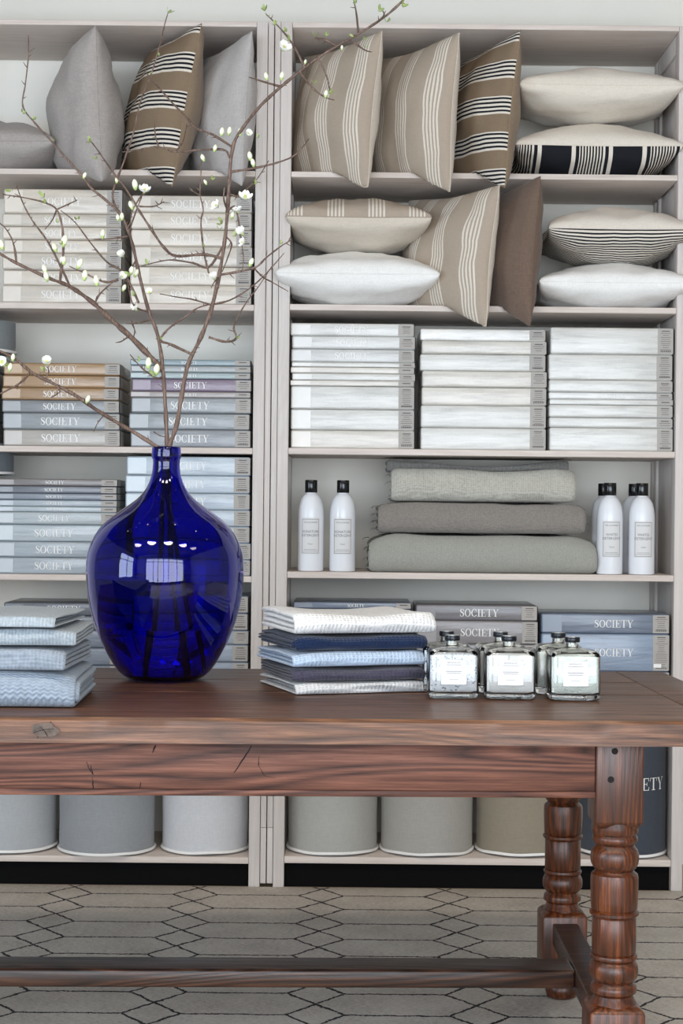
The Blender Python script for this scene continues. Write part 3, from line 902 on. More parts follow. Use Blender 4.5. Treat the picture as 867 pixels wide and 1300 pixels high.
# right bay, second shelf
lying('white linen cushion lying under the taupe striped one', (M['linen_white'], M['linen_white']), 350, 558, 347, 5.14, 0.18, 0.40, RZ[1], seed=10, power=0.32)
lying('linen cushion with ticking-striped top lying on white cushion', (M['linen'], M['ticking']), 363, 548, 275, 5.17, 0.172, 0.38, None, seed=11, power=0.30)
standing('ticking-stripe cushion standing on second shelf beside dark brown one', (M['ticking'], M['linen']), (634, 236), (617, 414), 5.09, 0.46, 0.17, 57, shelf=RZ[1], top=zv(425), seed=12)
standing('dark brown wool cushion standing on end', (M['brown'], M['brown']), (686, 224), (673, 413), 5.09, 0.42, 0.16, 70, shelf=RZ[1], top=zv(425), seed=13)
lying('white linen cushion lying at right under pinstriped cushion', (M['linen_white'], M['linen_white']), 685, 884, 358, 5.15, 0.155, 0.40, RZ[1], seed=14, power=0.32)
lying('linen cushion with thin black lines underneath, right second shelf', (M['thin_stripe'], M['linen_cream']), 697, 884, 290, 5.15, 0.185, 0.40, None, seed=15, power=0.32)

# ------------------------------------------------------------------ folded cloths
def weave(name, c, kind='gauze', sc=1.0):
    t = NT(name); t.setp(Roughness=0.95); t.b.inputs['Specular IOR Level'].default_value = 0.15
    t.b.inputs['Sheen Weight'].default_value = 0.2
    cc = srgb(*c)
    v = t.coords(scale=(sc, sc, sc))
    sp = t.n('ShaderNodeSeparateXYZ'); t.l(v, sp.inputs[0])
    wob = t.math('MULTIPLY', t.noise(v, 30, 2), 0.6)
    def sine(sock, fr, ph=None):
        q = t.math('MULTIPLY', sock, fr)
        q = t.math('ADD', q, t.math('MULTIPLY', wob, 6.0))
        return t.math('SINE', q)
    yz = t.math('ADD', sp.outputs[2], sp.outputs[1])
    if kind == 'waffle':
        a = sine(sp.outputs[0], 760); b = sine(yz, 760)
        hgt = t.math('MAXIMUM', a, b)
    elif kind == 'wavy':
        z = t.math('ADD', sp.outputs[2], t.math('MULTIPLY', t.math('SINE', t.math('MULTIPLY', sp.outputs[0], 520)), 0.0014))
        hgt = t.math('SINE', t.math('MULTIPLY', t.math('ADD', z, sp.outputs[1]), 900))
    elif kind == 'basket':
        a = sine(t.math('ADD', sp.outputs[0], yz), 560); b = sine(t.math('SUBTRACT', sp.outputs[0], yz), 560)
        hgt = t.math('MULTIPLY', a, b)
    else:
        a = sine(sp.outputs[0], 620); b = sine(yz, 900)
        hgt = t.math('ADD', t.math('MULTIPLY', a, 0.5), t.math('MULTIPLY', b, 0.25))
    nz = t.noise(v, 120, 3)
    f = t.math('ADD', t.math('MULTIPLY', hgt, 0.12), nz)
    t.col(t.ramp(f, [(0.3, scale_c(cc, 0.82)), (0.65, scale_c(cc, 1.1))]))
    t.bump(t.math('ADD', hgt, t.math('MULTIPLY', nz, 0.8)), 0.55, 0.0016)
    return t.m
def folded(name, label, cat, group, loc, rz, W, Dp, H, mat, nest=2, wav=0.004, seed=0.0, tilt=0.0, sag=0.0, fringe=0, fr_mat=None, endshift=0.006, ex=1.0, endrop=0.0):
    """cloth folded back on itself: U shaped layers one inside the other, round fold towards -y"""
    t = thing(name, label, cat, loc, rz, group)
    lay = H/(2*nest)
    parts = []
    nx = 26
    for k in range(nest):
        ro = H/2 - k*lay - 0.0004; ri = H/2 - (k+1)*lay + 0.0006
        if ri < 0.001: ri = 0.0008
        y0 = -Dp/2 + H/2*ex
        yb = Dp/2 - rnd.uniform(0, 0.012)
        def upath(r, m=10):
            pts = [(yb, -r), (y0+(yb-y0)*0.66, -r), (y0+(yb-y0)*0.33, -r), (y0, -r)]
            for i in range(1, m):
                a = -math.pi/2 - math.pi*i/m
                pts.append((y0 + r*ex*math.cos(a), r*math.sin(a)))
            pts += [(y0, r), (y0+(yb-y0)*0.33, r), (y0+(yb-y0)*0.66, r), (yb, r)]
            return pts
        out = upath(ro); inn_f = upath(ri); inn = inn_f[::-1]
        m_ = len(out); n = 2*m_
        mids = [((o_[0]+q_[0])/2, (o_[1]+q_[1])/2) for o_, q_ in zip(out, inn_f)]
        ring = [(p_, mids[i]) for i, p_ in enumerate(out)] + [(p_, mids[m_-1-i]) for i, p_ in enumerate(inn)]
        dl = rnd.uniform(-1, 1)*endshift; dr = rnd.uniform(-1, 1)*endshift
        rl = lay*0.75
        th_ = [R(q) for q in (12, 35, 60, 90)]
        xs = [(-W/2+dl+rl*(1-math.cos(q)), math.sin(q)) for q in th_]
        core = 22
        xs += [(-W/2+dl+rl+(W-dl+dr-2*rl)*i/core, 1.0) for i in range(1, core)]
        xs += [(W/2+dr-rl*(1-math.cos(q)), math.sin(q)) for q in th_[::-1]]
        nx = len(xs)-1
        b = MB(); vs = []
        for (x, es) in xs:
            s = (x+W/2)/W
            for (y, z), (my, mz) in ring:
                yy_ = my+(y-my)*es; zz = mz+(z-mz)*es
                h = (zz+H/2)/H
                nzv = mnoise.noise(Vector((x*7+seed*5, yy_*5, seed+h*0.9)))
                nz2 = mnoise.noise(Vector((x*16+seed*5, yy_*11, seed+h*2.2)))
                ed = max(0.0, abs(s-0.5)*2-0.72)/0.28
                zo = zz + H/2 + (nzv*wav + nz2*wav*0.4)*h + sag*h*(4*(s-0.5)**2 - 0.33) - endrop*h*H*ed*ed
                yo = yy_ + nz2*wav*1.2 + 0.006*mnoise.noise(Vector((x*4, h*2, seed*2)))*h + 0.012*ed*ed*h*(1 if yy_ < 0 else 0)
                vs.append((x, yo, max(0.0003, zo)))
        fs = []
        for i in range(nx):
            for j in range(n):
                j2 = (j+1) % n
                fs.append((i*n+j, (i+1)*n+j, (i+1)*n+j2, i*n+j2))
        for i0, rev in ((0, False), (nx, True)):
            m2 = n//2
            for j in range(m2-1):
                q = (i0*n+j, i0*n+j+1, i0*n+n-2-j, i0*n+n-1-j)
                fs.append(q[::-1] if rev else q)
        b.add(vs, fs)
        me = b.mesh('fold'); fixnormals(me)
        parts.append(obj('fold', me, mat, t, 60))
    if fringe:
        for sx in (-1, 1):
            b = MB()
            for k in range(fringe):
                y = rnd.uniform(-Dp/2+H*0.3, Dp/2-0.02); z = H*rnd.choice((0.12, 0.38, 0.62, 0.88))
                x = sx*W/2
                L_ = rnd.uniform(0.008, 0.02)
                b.tube([(x-sx*0.004, y, z), (x+sx*L_*0.6, y+rnd.uniform(-.003, .003), z-0.001), (x+sx*L_, y+rnd.uniform(-.005, .005), z-L_*0.5)], [0.0011, 0.0009, 0.0004], 4)
            o = b.build('fringe', fr_mat or mat, t, 60); o['kind'] = 'stuff'
    if tilt: t.rotation_euler = (0, tilt, rz)
    return t
# blankets on the right bay shelf
GBL = 'folded blankets between the bottles'
zb = RZ[3]
M['bl1'] = weave('pale sage cotton', (164, 164, 156), 'gauze', 3.0)
M['bl2'] = weave('taupe knit', (140, 134, 128), 'basket', 1.5)
M['bl3'] = weave('pale waffle gauze', (180, 178, 168), 'waffle', 1.2)
M['bl3b'] = weave('grey gauze backing', (128, 126, 122), 'gauze', 0.9)
def xw(px, D): return XZ(px, 700, D)[0]
xc = (xw(464, 5.22)+xw(761, 5.22))/2
H1, H2, H3 = 0.114, 0.092, 0.098
folded('folded_blanket', 'pale grey-green folded blanket, bottom of the blanket pile', 'blanket', GBL, (xc, 0.195, zb+0.0006), 0, 0.682, 0.37, H1, M['bl1'], 2, 0.006, 1.0, fringe=14, ex=0.75, sag=0.004, endrop=0.22)
xc2 = (xw(476, 5.22)+xw(749, 5.22))/2
folded('folded_blanket', 'taupe knitted folded blanket in middle of the blanket pile', 'blanket', GBL, (xc2, 0.20, zb+H1+0.006), 0, 0.635, 0.35, H2, M['bl2'], 2, 0.006, 2.0, fringe=16, ex=0.75, endrop=0.12)
xc3 = (xw(496, 5.22)+xw(732, 5.22))/2
b3 = folded('folded_blanket', 'pale waffle folded blanket with grey back, top of the blanket pile', 'blanket', GBL, (xc3, 0.205, zb+H1+H2+0.010), 0, 0.555, 0.33, H3, M['bl3'], 2, 0.008, 3.0, fringe=12, ex=0.75, sag=0.014, endrop=0.10)
tmp = folded('folded_blanket', 'x y z w', 'blanket', None, (0, 0, 0), 0, 0.56, 0.20, 0.026, M['bl3b'], 1, 0.006, 3.4, ex=0.8, sag=0.020)
bf = tmp.children[0]; bf.parent = b3; bf.name = 'back_fold'; bf.location = (-0.006, 0.055, H3-0.006)
bpy.data.objects.remove(tmp)
b3.children[0].data.materials.append(M['bl3b'])
for p in b3.children[0].data.polygons:
    if p.normal.z > 0.8 and p.center.z > H3*0.8 and p.center.y > -0.07: p.material_index = 1
# towels on the table
def table_xy(px, py):
    u, v = XZ(px, py, 1.0)
    D = (CAMZ-TZ)/(CAMZ-v)
    return u*D, D-CAMD
GT = 'towels in the coloured pile'
tw = [('pale grey-white', (198, 200, 202), 0.024), ('dark grey-violet', (64, 62, 78), 0.026), ('light blue', (168, 186, 208), 0.029), ('navy blue', (20, 36, 66), 0.027), ('white', (218, 218, 218), 0.040)]
words = ['bottom of the coloured towel pile on table', 'second from bottom in towel pile', 'middle of the coloured towel pile', 'just under the white towel', 'top of the coloured towel pile']
fx, fy_ = -0.085, 3.53-CAMD
a = R(17)
W, Dp = 0.292, 0.285
z = TZ + 0.0012
for i, (nm, c, h) in enumerate(tw):
    dx = [0.0, -0.004, -0.006, -0.005, -0.004][i]
    wl = W + [0, 0.0, -0.004, 0.0, 0.008][i]
    cx = fx + math.cos(a)*(wl/2+dx) - math.sin(a)*Dp/2; cy = fy_ + math.sin(a)*(wl/2+dx) + math.cos(a)*Dp/2
    folded('folded_towel', '%s waffle towel, %s' % (nm, words[i]), 'towel', GT, (cx, cy, z), a + R(rnd.uniform(-1.5, 1.5)), wl, Dp, h, weave('waffle %s' % nm, c, 'waffle', 1.0), 2, 0.006, 10.0+i*2.7, endshift=0.010, endrop=0.15, ex=0.9, sag=[0, 0.002, 0.004, 0.006, 0.009][i])
    z += h + 0.0025 + [0, 0.0012, 0.002, 0.004, 0][i]
# grey pile at the left
GL = 'folded cloths in the grey pile'
xr, yf = table_xy(88, 901)
wv = [('grey-blue wavy woven', (142, 154, 168), 'wavy', 0.068, 0.50, 0.0, 'bottom of grey pile beside the vase'), ('grey basket-weave', (136, 146, 158), 'basket', 0.041, 0.49, -0.012, 'second from bottom of grey pile'),
      ('plain grey linen', (150, 160, 168), 'gauze', 0.030, 0.50, 0.0, 'third from bottom of grey pile'), ('plain pale grey linen', (154, 164, 172), 'gauze', 0.021, 0.49, -0.03, 'top of the grey pile')]
z = TZ + 0.0012
for i, (nm, c, k, h, wl, dx, ps) in enumerate(wv):
    folded('folded_cloth', '%s folded cloth, %s' % (nm, ps), 'cloth', GL, (xr-wl/2+dx, yf+0.16, z), R([2, -1, 2, -2][i]), wl, 0.32, h, weave('cloth %d' % i, c, k, [0.85, 0.75, 1.6, 1.6][i]), 3 if i == 0 else 2, 0.005, 20+i*3.1, endshift=0.012, ex=0.7, endrop=0.12)
    z += h + 0.003 + [0, 0.002, 0.002, 0][i]

# ------------------------------------------------------------------ detergent bottles
M['bottle'] = plain('white gloss plastic', srgb(226, 229, 234), 0.25)
M['cap'] = plain('black gloss cap', srgb(14, 15, 18), 0.18)
M['paper'] = plain('white label paper', srgb(214, 214, 214), 0.7)
M['grey_ink'] = plain('grey label ink', srgb(105, 108, 116), 0.7)
def bottle(px, D, label, kind):
    x = XZ(px, 672, D)[0]; r = 0.0395
    t = thing('detergent_bottle', label, 'bottle', (x, D-CAMD, RZ[3]+0.0004), R(rnd.uniform(-4, 4)), 'detergent bottles')
    prof = [(r*0.9, 0.0), (r*0.98, 0.002), (r, 0.006), (r, 0.165), (r*0.985, 0.182), (r*0.93, 0.199), (r*0.83, 0.214), (r*0.68, 0.226), (r*0.5, 0.2335), (r*0.42, 0.2355), (r*0.40, 0.239)]
    b = MB(); b.lathe(prof, 40); b.build('body', M['bottle'], t, 40)
    b = MB(); b.lathe([(r*0.46, 0.2385), (r*0.475, 0.2395), (r*0.475, 0.275), (r*0.455, 0.2765)], 32); b.build('cap', M['cap'], t, 40)
    # label wrapped on the front
    rl = r+0.0004; a0 = 0.78; z0, z1 = 0.052, 0.162
    def wrap(rr, xa, xb, za, zb_, n=12):
        vs = []; fs = []
        for i in range(n+1):
            x_ = xa+(xb-xa)*i/n; q = x_/r
            for z_ in (za, zb_): vs.append((rr*math.sin(q), -rr*math.cos(q), z_))
        for i in range(n): fs.append((2*i, 2*i+2, 2*i+3, 2*i+1))
        return vs, fs
    b = MB(); b.add(*wrap(rl, -r*a0, r*a0, z0, z1)); lb = b.build('label', M['paper'], t, 60)
    b = MB(); q = 0.0011; m = r*a0*0.86
    b.add(*wrap(rl+0.0003, -m, m, z0+0.003, z0+0.003+q)); b.add(*wrap(rl+0.0003, -m, m, z1-0.004-q, z1-0.004))
    b.add(*wrap(rl+0.0003, -m, -m+q, z0+0.003, z1-0.004, 1)); b.add(*wrap(rl+0.0003, m-q, m, z0+0.003, z1-0.004, 1))
    b.build('border', M['grey_ink'], lb, 60)
    for txt, sz, zz in (('THE LAUNDRESS', 0.0062, 0.148), (kind, 0.0108, 0.120), ('DETERGENT', 0.0108, 0.1085), ('Classic', 0.0062, 0.083)):
        me = sans_mesh(txt, sz).copy()
        for v in me.vertices:
            a_ = v.co.x*0.93/r; zz_ = v.co.z
            v.co = ((rl+0.0003)*math.sin(a_), -(rl+0.0003)*math.cos(a_), zz_)
        o = obj('print', me, M['grey_ink'], lb); o.location = (0, 0, zz)
    b = MB()
    for k, wl in enumerate((0.62, 0.75)):
        b.add(*wrap(rl+0.0003, -r*a0*wl, r*a0*wl, 0.066-k*0.0045, 0.0668-k*0.0045))
    b.build('small_print', M['grey_ink'], lb, 60)
bottle(394.5, 5.265, 'white detergent bottle with black cap, leftmost on the shelf', 'SIGNATURE')
bottle(435, 5.265, 'white detergent bottle with black cap just left of blankets', 'SIGNATURE')
bottle(774, 5.25, 'front white detergent bottle just right of the blankets', 'WHITES')
bottle(814.5, 5.25, 'front white detergent bottle nearest the right side panel', 'WHITES')
bottle(766.5, 5.36, 'white detergent bottle half hidden, nearest the blankets', 'WHITES')
bottle(805, 5.36, 'white detergent bottle half hidden behind the rightmost bottle', 'WHITES')

# ------------------------------------------------------------------ glass jars of bath salts
def glassmat(name, c, rough=0.0, ior=1.45):
    t = NT(name); t.setp(Roughness=rough, IOR=ior); t.b.inputs['Transmission Weight'].default_value = 1.0; t.col(c)
    return t.m
M['glass'] = glassmat('clear greenish glass', (0.985, 0.997, 0.99, 1))
def saltmat(name, c, speck):
    t = NT(name); t.setp(Roughness=0.8)
    v = t.n('ShaderNodeTexVoronoi'); v.inputs['Scale'].default_value = 420; t.l(t.coords(), v.inputs['Vector'])
    vc = t.n('ShaderNodeSeparateColor'); t.l(v.outputs['Color'], vc.inputs[0])
    t.col(t.ramp(vc.outputs[0], [(0.0, srgb(*c)), (0.93, srgb(*c)), (0.95, srgb(*speck))]))
    t.bump(v.outputs['Distance'], 0.5, 0.002)
    return t.m
salts = [saltmat('pale blue salts', (224, 228, 234), (110, 116, 135)), saltmat('white salts', (228, 228, 228), (226, 222, 220)), saltmat('pale green salts', (220, 228, 222), (190, 206, 198))]
def rsq(hw, z, rad, n=6):
    pts = []
    for cx, cy, a0 in ((1, 1, 0), (-1, 1, 90), (-1, -1, 180), (1, -1, 270)):
        for i in range(n+1):
            a_ = R(a0 + 90*i/n)
            pts.append((cx*(hw-rad)+rad*math.cos(a_), cy*(hw-rad)+rad*math.sin(a_), z))
    return pts
def loft(rings):
    n = len(rings[0]); vs = [p for r_ in rings for p in r_]; fs = []
    for i in range(len(rings)-1):
        for k in range(n):
            k2 = (k+1) % n; fs.append((i*n+k, i*n+k2, (i+1)*n+k2, (i+1)*n+k))
    fs.append(tuple(range(n-1, -1, -1))); fs.append(tuple((len(rings)-1)*n+k for k in range(n)))
    return vs, fs
def jar(x, y, salt, label, yaw=0):
    t = thing('salt_jar', label, 'jar', (x, y, TZ+0.0012), R(yaw), 'glass jars of bath salts')
    hw = 0.0505
    out = [rsq(hw*0.93, 0.0, 0.012), rsq(hw*0.985, 0.003, 0.010), rsq(hw, 0.008, 0.009), rsq(hw, 0.088, 0.009), rsq(hw*0.97, 0.094, 0.011), rsq(hw*0.86, 0.0985, 0.018), rsq(hw*0.5, 0.1015, 0.022), rsq(0.0145, 0.1035, 0.0143), rsq(0.0128, 0.106, 0.0127), rsq(0.0128, 0.114, 0.0127)]
    iw = hw-0.0032
    inn = [rsq(0.0095, 0.114, 0.0094), rsq(0.0095, 0.104, 0.0094), rsq(iw*0.5, 0.0965, 0.02), rsq(iw*0.9, 0.093, 0.014), rsq(iw, 0.087, 0.007), rsq(iw, 0.016, 0.007), rsq(iw*0.9, 0.010, 0.012)]
    b = MB(); b.add(*loft(out + inn)); b.build('glass', M['glass'], t, 50)
    # heaped salt, slightly domed base of the thick glass
    fill = [rsq(iw*0.88, 0.0108, 0.012), rsq(iw-0.0003, 0.0165, 0.0068), rsq(iw-0.0003, 0.086, 0.0068), rsq(iw*0.84, 0.0925, 0.014)]
    b = MB(); b.add(*loft(fill)); b.build('salts', salt, t, 50)
    b = MB(); b.lathe([(0.0088, 0.0945), (0.009, 0.1125)], 20); b.build('cork', plain('pale stopper', srgb(220, 218, 210), 0.6), t, 50)
    b = MB(); b.lathe([(0.0150, 0.1142), (0.0158, 0.1155), (0.0158, 0.1235), (0.0150, 0.1245)], 28); c = b.build('cap', plain('dark pewter cap', srgb(40, 42, 46), 0.3, 0.6), t, 40)
    b = MB(); b.lathe([(0.0138, 0.1246), (0.0138, 0.1252)], 28); b.build('cap_disc', plain('silver disc', srgb(190, 192, 194), 0.35, 0.8), c, 40)
    lw, z0, z1 = 0.0255, 0.029, 0.079
    b = MB(); b.box(-lw, lw, -hw-0.0007, -hw-0.0001, z0, z1); lb = b.build('label', M['paper'], t)
    b = MB(); yy = -hw-0.0010
    for zz, wl, th in ((0.0725, 0.0, 0), (0.0685, 0.6, 0.0005), (0.0555, 0.62, 0.0007), (0.0515, 0.55, 0.0006), (0.0395, 0.36, 0.0004)):
        if not wl: continue
        xx = -lw*wl
        while xx < lw*wl:
            ww = rnd.uniform(0.0008, 0.002); b.box(xx, min(xx+ww, lw*wl), yy, yy+0.0003, zz-th, zz+th); xx += ww+0.0006
    b.build('small_print', M['grey_ink'], lb)
    o = obj('print', sans_mesh('BATHS & CO', 0.0046).copy(), M['grey_ink'], lb); o.location = (0, yy, 0.0732)
    return t
rows = [(575.5, 888, 0), (648.5, 889, 1), (730, 890.5, 2)]
nm = ['speckled pale blue', 'white', 'pale green']
for px, py, k in rows:
    x, y = table_xy(px, py)
    jar(x, y+0.0505, salts[k], 'front square glass jar of %s bath salts' % nm[k], [0.5, -1, 1][k])
    jar(x + [-0.004, -0.006, -0.013][k], y+0.0505+0.122, salts[k], 'square glass jar behind the front jar of %s salts' % nm[k], [-2, 3, -1][k])
# ------------------------------------------------------------------ vase
def vase():
    D = 3.83; k = 0.000522
    pc = [(52,56),(56,60),(64,61.5),(92,62.5),(99,62),(105,57.5),(120,56.5),(150,58.5),(175,63),(200,71),(225,82),(250,99),(275,124),(300,158),(325,193),(350,228),(375,257),(400,279),(430,299),(465,316),(500,327),(540,332.5),(580,334),(630,331),(680,325.5),(730,316.5),(780,304),(830,287),(880,266),(930,240),(970,216),(1000,194),(1020,172),(1032,148),(1036,120)]
    zb = 1036
    prof = [(r*k, (zb-y)*k) for y, r in pc][::-1]
    x = XZ(210, 700, D)[0]
    t = thing('glass_vase', 'large cobalt blue glass demijohn vase holding blossom branches', 'vase', (x, D-CAMD, TZ+0.0015))
    inner = []
    for r, z in prof:
        th = 0.006
        if z < 0.004: continue
        inner.append((max(0.003, r-th), max(z, 0.009)))
    n = 72
    b = MB()
    allp = prof + [(r, z+ (0 if i else -0.0005)) for i, (r, z) in enumerate(inner[::-1])]
    b.lathe(allp, n, cap0=True, cap1=True)
    t1 = NT('cobalt glass'); t1.setp(Roughness=0.0, IOR=1.5); t1.b.inputs['Transmission Weight'].default_value = 1.0
    t1.col((0.006, 0.009, 0.50, 1))
    b.build('glass', t1.m, t, 60)
    # water in the lower part
    wz = (zb-812)*k
    wp = [(r-0.0006, max(z, 0.0096)) for r, z in inner if z < wz]
    rr = [r for r, z in inner if z < wz][-1]
    wp.append((rr+0.002, wz))
    b = MB(); b.lathe(wp, n)
    t2 = NT('water'); t2.setp(Roughness=0.0, IOR=1.33); t2.b.inputs['Transmission Weight'].default_value = 1.0
    t2.col((0.75, 0.8, 0.95, 1))
    b.build('water', t2.m, t, 60)
    return t
vase()

# ------------------------------------------------------------------ blossom branches
M['bark'] = woodmat('quince bark', srgb(62, 46, 40), srgb(104, 84, 74), srgb(138, 118, 104), 2, 3.0, 0.7, 0.3)
M['petal'] = plain('white petal', srgb(248, 247, 240), 0.55)
M['petal'].node_tree.nodes['Principled BSDF'].inputs['Subsurface Weight'].default_value = 0.1
M['budgreen'] = plain('green bud', srgb(176, 196, 128), 0.5)
M['budwhite'] = plain('cream green bud', srgb(232, 236, 208), 0.5)
M['leaf'] = plain('young leaf', srgb(150, 166, 104), 0.5)
M['stamen'] = plain('yellow stamen', srgb(214, 206, 120), 0.6)
def petal_geo(b, yaw, opening, L_, W_, mat):
    n, m = 5, 4; vs = []; fs = []
    for i in range(n+1):
        s = i/n; wd = W_*math.sin(math.pi*min(1, s*0.86+0.07))**0.7
        for j in range(m+1):
            q = -1+2*j/m
            a_ = opening*(1-0.35*s)
            rr = L_*s*math.sin(a_)+0.001; zz = L_*s*math.cos(a_) + W_*0.35*q*q*math.sin(a_)
            vs.append(Matrix.Rotation(yaw, 3, 'Z') @ Vector((rr, q*wd, zz)))
    for i in range(n):
        for j in range(m):
            fs.append((i*(m+1)+j, i*(m+1)+j+1, (i+1)*(m+1)+j+1, (i+1)*(m+1)+j))
    b.add(vs, fs, mat)
def blossom_mesh(op, L_=0.017):
    b = MB()
    for k in range(5): petal_geo(b, 2*math.pi*k/5 + 0.1*k, op, L_, L_*0.48, 0)
    b.lathe([(0.001, -0.004), (0.0035, 0.0), (0.003, 0.004), (0.001, 0.006)], 8, mat=1)
    for k in range(7):
        a_ = k*0.9; b.tube([(0.001*math.cos(a_), 0.001*math.sin(a_), 0.004), (0.003*math.cos(a_), 0.003*math.sin(a_), L_*0.55)], [0.0004, 0.0006], 4, 2)
    me = b.mesh('blossom'); [me.materials.append(m) for m in (M['petal'], M['budgreen'], M['stamen'])]; smooth(me); return me
def bud_mesh():
    b = MB()
    b.lathe([(0.001, 0), (0.004, 0.003), (0.0058, 0.008), (0.0056, 0.012), (0.0036, 0.017), (0.0008, 0.0195)], 10, mat=0)
    b.lathe([(0.0012, -0.003), (0.0036, 0.0), (0.0047, 0.0035), (0.0043, 0.005)], 10, mat=1)
    me = b.mesh('bud'); [me.materials.append(m) for m in (M['budwhite'], M['budgreen'])]; smooth(me); return me
def leaf_mesh(n):
    b = MB()
    for k in range(n): petal_geo(b, 2*math.pi*k/n+k*0.4, R(35+15*(k % 3)), 0.013+0.004*(k % 2), 0.0042, 0)
    me = b.mesh('leaf_cluster'); me.materials.append(M['leaf']); smooth(me); return me
BL = [blossom_mesh(R(70)), blossom_mesh(R(45), 0.015), blossom_mesh(R(85), 0.016)]
BUD = bud_mesh(); LEAF = [leaf_mesh(3), leaf_mesh(4), leaf_mesh(2)]
KP = 3.8/F
def catmull(pts, sub=5):
    out = []
    n = len(pts)
    for i in range(n-1):
        p0 = pts[max(i-1, 0)]; p1 = pts[i]; p2 = pts[i+1]; p3 = pts[min(i+2, n-1)]
        for k in range(sub):
            t = k/sub
            out.append(0.5*((2*p1)+(p2-p0)*t+(2*p0-5*p1+4*p2-p3)*t*t+(3*p1-p0-3*p2+p3)*t**3))
    out.append(pts[-1])
    return out
def branch(label, main, mainD, mr, twigs, flowers, buds, leaves):
    base = P3(main[0][0], main[0][1], mainD[0])
    t = thing('flowering_branch', label, 'branch', tuple(base), 0, 'blossom branches in the vase')
    store = []                                           # (px, py, D)
    b = MB()
    def add_path(pxs, D0, D1, r0, r1, thorns=True, hold=0):
        m = len(pxs); pts = []
        for i, (px, py) in enumerate(pxs):
            s = i/(m-1); s = max(0.0, (i-hold)/(m-1-hold)); D = D0+(D1-D0)*s + 0.012*math.sin(i*1.7+px*0.1)*(1 if hold < i else 0)
            pts.append(P3(px, py, D)); 
        c = catmull(pts, 5)
        cp = [(pxs[min(i//5, m-1)][0]*(1-(i % 5)/5)+pxs[min(i//5+1, m-1)][0]*(i % 5)/5, pxs[min(i//5, m-1)][1]*(1-(i % 5)/5)+pxs[min(i//5+1, m-1)][1]*(i % 5)/5) for i in range(len(c))]
        rads = []
        for i, p in enumerate(c):
            s = i/(len(c)-1)
            rads.append((r0+(r1-r0)*s)*(1+0.14*math.sin(i*1.3+r0*9e3)+0.10*rnd.uniform(-1, 1)))
            store.append((cp[i][0], cp[i][1], p.y+CAMD))
        b.tube([p-base for p in c], rads, 8 if r0 > 0.004 else 6)
        if thorns:
            for i in range(3, len(c)-1):
                if rnd.random() < 0.22:
                    d = (c[i+1]-c[i]).normalized(); sd = Vector((rnd.uniform(-1, 1), rnd.uniform(-1, 1), rnd.uniform(-1, 1))); sd = (sd-d*sd.dot(d)).normalized()
                    L_ = rnd.uniform(0.006, 0.014)
                    b.tube([c[i]-base, c[i]+sd*L_*0.5+d*L_*0.3-base, c[i]+sd*L_+d*L_*0.7-base], [max(0.0012, rads[i]*0.45), 0.001, 0.0004], 5)
    def nearD(px, py):
        return min(store, key=lambda q: (q[0]-px)**2+(q[1]-py)**2)[2]
    add_path(main, mainD[0], mainD[1], mr[0], mr[1], True, 5)
    for tw_ in twigs:
        pxs, dD, r0 = tw_[0], tw_[1], tw_[2]
        D0 = nearD(*pxs[0])
        add_path(pxs, D0, D0+dD, r0*KP, max(0.55*KP, r0*KP*0.32))
    b.build('stem', M['bark'], t, 60)
    def put(me, name, px, py, sc=1.0, up=None):
        D = nearD(px, py)
        o = bpy.data.objects.new(name, me); link(o, t)
        o.location = P3(px, py, D-0.006) - base
        d = up if up else Vector((rnd.uniform(-0.7, 0.7), rnd.uniform(-1.2, -0.2), rnd.uniform(0.1, 1.0)))
        o.rotation_euler = d.to_track_quat('Z', 'Y').to_euler()
        o.scale = (sc, sc, sc)
    for q in flowers: put(rnd.choice(BL), 'blossom', q[0], q[1], q[2] if len(q) > 2 else 1.0)
    for q in buds: put(BUD, 'bud', q[0], q[1]+5, q[2] if len(q) > 2 else 0.9, Vector((rnd.uniform(-0.5, 0.5), rnd.uniform(-0.5, 0.1), 1)))
    for q in leaves: put(rnd.choice(LEAF), 'leaf_cluster', q[0], q[1], (q[2] if len(q) > 2 else 0.8)*0.85)
    return t
